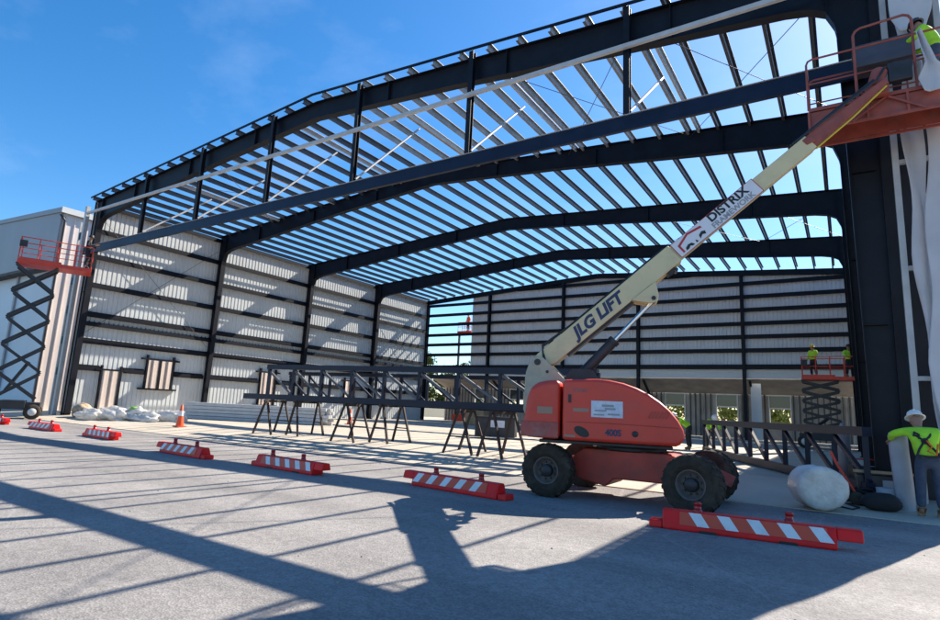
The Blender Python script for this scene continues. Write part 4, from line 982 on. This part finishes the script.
# clutter at the foot of the right column
ht = thing('hand_truck', 'red two wheeled hand truck tipped beside the white bale', 'hand truck', (0., 12.95, .09), R(0))
ht.scale = (.9,)*3
b = MB()
for y in (-.17, .17): b.path([(-.32, y, 1.0), (-.22, y, .75), (.12, y, .12)], .022)
for q in (.25, .55, .85): b.tube((-.32+.44*q, -.17, 1.0-.88*q), (-.32+.44*q, .17, 1.0-.88*q), .018)
b.build('frame', 'platform_red', ht); b = MB(); b.box((.2, 0, .09), (.22, .38, .02)); b.build('toe_plate', 'platform_red', ht)
for y in (-.24, .24):
    b = MB(); b.lathe([(0, -.03), (.1, -.035), (.13, -.02), (.13, .02), (.1, .035), (0, .03)], (.08, y, .13), (0, 1, 0), 16); b.build('wheel', 'rubber', ht)
bg = blob((.42, 12.5, .2), (.3, .16, .16), 18, .12, 21).build('duffel_bag', 'bag'); tag(bg, 'black duffel bag on the slab at the foot of the grey roll', 'bag')
bx = thing('tool_crate', 'dark tool crate with a pale plank on it beside the big right column', 'crate', (.4, 13.45, .125), R(8))
bx.scale = (.8,)*3
b = MB(); b.box((0, 0, .3), (.8, .5, .6)); b.build('crate_body', 'dark_metal', bx, bevel=.02); b = MB(); b.box((0, 0, .63), (.84, .54, .05)); b.build('lid', 'dark_metal', bx, bevel=.01)
b = MB(); b.box((.2, -.26, .35), (.25, .02, .3)); b.build('side_plate', 'gray_metal', bx)
b = MB(); b.box((.5, 13.3, .66), (.9, .14, .045), R(6)); tag(b.build('plank', 'wood'), 'pale timber plank lying across the clutter by the right column', 'plank')
b = MB(); b.lathe([(0, 0), (.13, 0), (.155, .34), (.14, .34), (.12, .03), (0, .03)], (.52, 12.95, .08), n=18); tag(b.build('bucket', 'wrap_grey'), 'grey bucket among the clutter behind the duffel bag', 'bucket')
b = MB()
for k in range(5):
    pts = [(.12+.26*math.cos(a*.55+k)*(1-.04*k), 13.15+.2*math.sin(a*.55+k)*(1-.03*k), .15+.05*k+.03*math.sin(a*1.7+k)) for a in range(13)]
    b.path(pts, .022, 6)
tag(b.build('hose_coil', 'dark_cloth'), 'loose coil of black hose beside the red hand truck', 'hose')
b = MB(); b.path([(-.2, 12.4, .075), (.0, 12.25, .065), (.1, 12.5, .08), (-.1, 12.75, .1), (.2, 12.8, .1), (.3, 12.7, .095)], .014, 6); tag(b.build('cable', 'dark_cloth'), 'thin black cable snaking over the slab near the bale', 'cable')
wd = thing('welder', 'small dark welding set with a handle behind the low truss end', 'welder', (.3, 14.7, .22), R(15))
wd.scale = (.8,)*3
b = MB(); b.box((0, 0, .33), (.75, .45, .5)); b.build('case', 'arm_grey', wd, bevel=.02)
for x in (-.28, .28):
    for y in (-.24, .24): b = MB(); b.lathe([(0, -.03), (.09, -.03), (.1, 0), (.09, .03), (0, .03)], (x, y, .1), (0, 1, 0), 12); b.build('wheel', 'rubber', wd)
b = MB(); b.path([(-.3, -.2, .58), (-.3, -.2, .75), (.3, -.2, .75), (.3, -.2, .58)], .018); b.build('handle', 'platform_red', wd)
b = MB(); b.lathe([(.0, 0), (.14, 0), (.14, 1.05), (.12, 1.15), (.05, 1.22), (.03, 1.3), (0, 1.3)], (-.1, 15.3, .24), n=16); tag(b.build('gas_cylinder', 'gray_metal'), 'grey gas cylinder standing behind the low truss end', 'gas cylinder')
gb = thing('job_box', 'dark job site box with a pale blue plate behind the trestles', 'job box', (-13.0, 22.2, .245), R(20))
gb.scale = (.88,)*3
b = MB(); b.box((0, 0, .55), (2.0, .9, .9)); b.build('box_body', 'dark_metal', gb, bevel=.03); b = MB(); b.box((0, -.02, 1.03), (2.06, .96, .08)); b.build('lid', 'dark_metal', gb, bevel=.02)
b = MB(); b.box((.15, -.456, .72), (.7, .01, .34)); b.build('plate', 'label_blue', gb)
for i, (x, y, s, lb) in enumerate([(-24.6, 39.2, 1.33, 'tan box by the back wall, seen under the truss')]):
    b = MB(); b.box((0, 0, s/2), (s*1.3, s, s)); t = thing('cargo_box', lb, 'box', (x, y, .25), R(12*i)); b.build('box_body', 'wood', t, bevel=.02); b = MB(); b.box((0, 0, s+.03), (s*1.34, s*1.04, .06)); b.build('lid', 'soffit', t)

rnd = random.Random(77); b = MB()
for k in range(420):
    y = rnd.gauss(11.6, .5) if k % 3 else rnd.uniform(3, 11); x = rnd.uniform(-30, 1.5)
    if y > 11.85: continue
    q = rnd.uniform(.005, .014); b.ball((x, y, q*.4), (q, q*rnd.uniform(.6, 1), q*.7), 6, .25)
tag(b.build('loose_gravel', 'gravel'), 'loose gravel scattered along the edge of the concrete slab', 'gravel', kind='stuff')

# ------------------------------------------------------------------ trees
def tree(label, x, y, h, cr, mt, seed, n=2600, group='trees beyond the hangar'):
    rnd = random.Random(seed); t = thing('tree', label, 'tree', (x, y, 0), 0, group)
    b = MB(); b.path([(0, 0, -.1), (.08, .05, h*.25), (-.05, .1, h*.5), (.1, 0, h*.8)], .0); b = MB()
    b.tube((0, 0, -.1), (.1, .05, h*.35), .22, .15); b.tube((.1, .05, h*.35), (-.05, .1, h*.75), .15, .05)
    cl = []
    for k in range(16):
        a = rnd.uniform(0, 6.28); q = rnd.uniform(.25, 1)**.6; z = rnd.uniform(.25, .98)
        wd_ = cr*(1.05-abs(z-.5)*1.1)
        c = Vector((math.cos(a)*q*wd_, math.sin(a)*q*wd_, h*z)); cl.append((c, rnd.uniform(.3, .55)*cr))
        if k < 9: b.tube((0.05, .05, h*max(.15, z-.3)), c, .07, .02, n=5, caps=False)
    b.build('trunk', 'bark', t)
    b = MB()
    for k in range(n):
        c, rr = cl[k % len(cl)]
        d = Vector((rnd.gauss(0, 1), rnd.gauss(0, 1), rnd.gauss(0, .8))).normalized()*rr*rnd.uniform(.3, 1.08); p = c+d
        s = rnd.uniform(.1, .24); e1 = Vector((rnd.gauss(0, 1), rnd.gauss(0, 1), rnd.gauss(0, 1))).normalized(); e2 = e1.orthogonal().normalized()
        b.add([p-e1*s, p+e2*s*.5, p+e1*s, p-e2*s*.5], [(0, 1, 2, 3)])
    b.build('crown', mt, t)
for i, (x, y, h, c, mt, lb) in enumerate([
    (-62.3, 80, 11.6, 2.6, 'leaf_light', 'taller green tree showing at the left end of the open back bay'), (-57.5, 82, 9.4, 3.0, 'leaf', 'low dark tree in the middle of the open back bay gap'),
    (-52.5, 80, 9.3, 2.8, 'leaf_light', 'low light green tree at the right end of the open back bay gap'),
    (-17.5, 66, 7, 3.2, 'leaf_light', 'bright shrubby tree behind the window left of the second back column'), (-11.2, 67, 7, 3.2, 'leaf_light', 'sunlit tree seen through the middle back window'),
    (-6, 66, 7, 3., 'leaf_light', 'sunlit tree seen through the back window beside the far scissor lift'), (-29, 68, 7.5, 3.5, 'leaf', 'tree behind the back windows left of the lift boom'),
    (-41, 70, 6.5, 3.2, 'leaf_light', 'low tree behind the foot of the open back bay')]):
    tree(lb, x*CAM_SCALE, y*CAM_SCALE, h*CAM_SCALE, c*CAM_SCALE, mt, 40+i)
print('objects', len(bpy.data.objects))
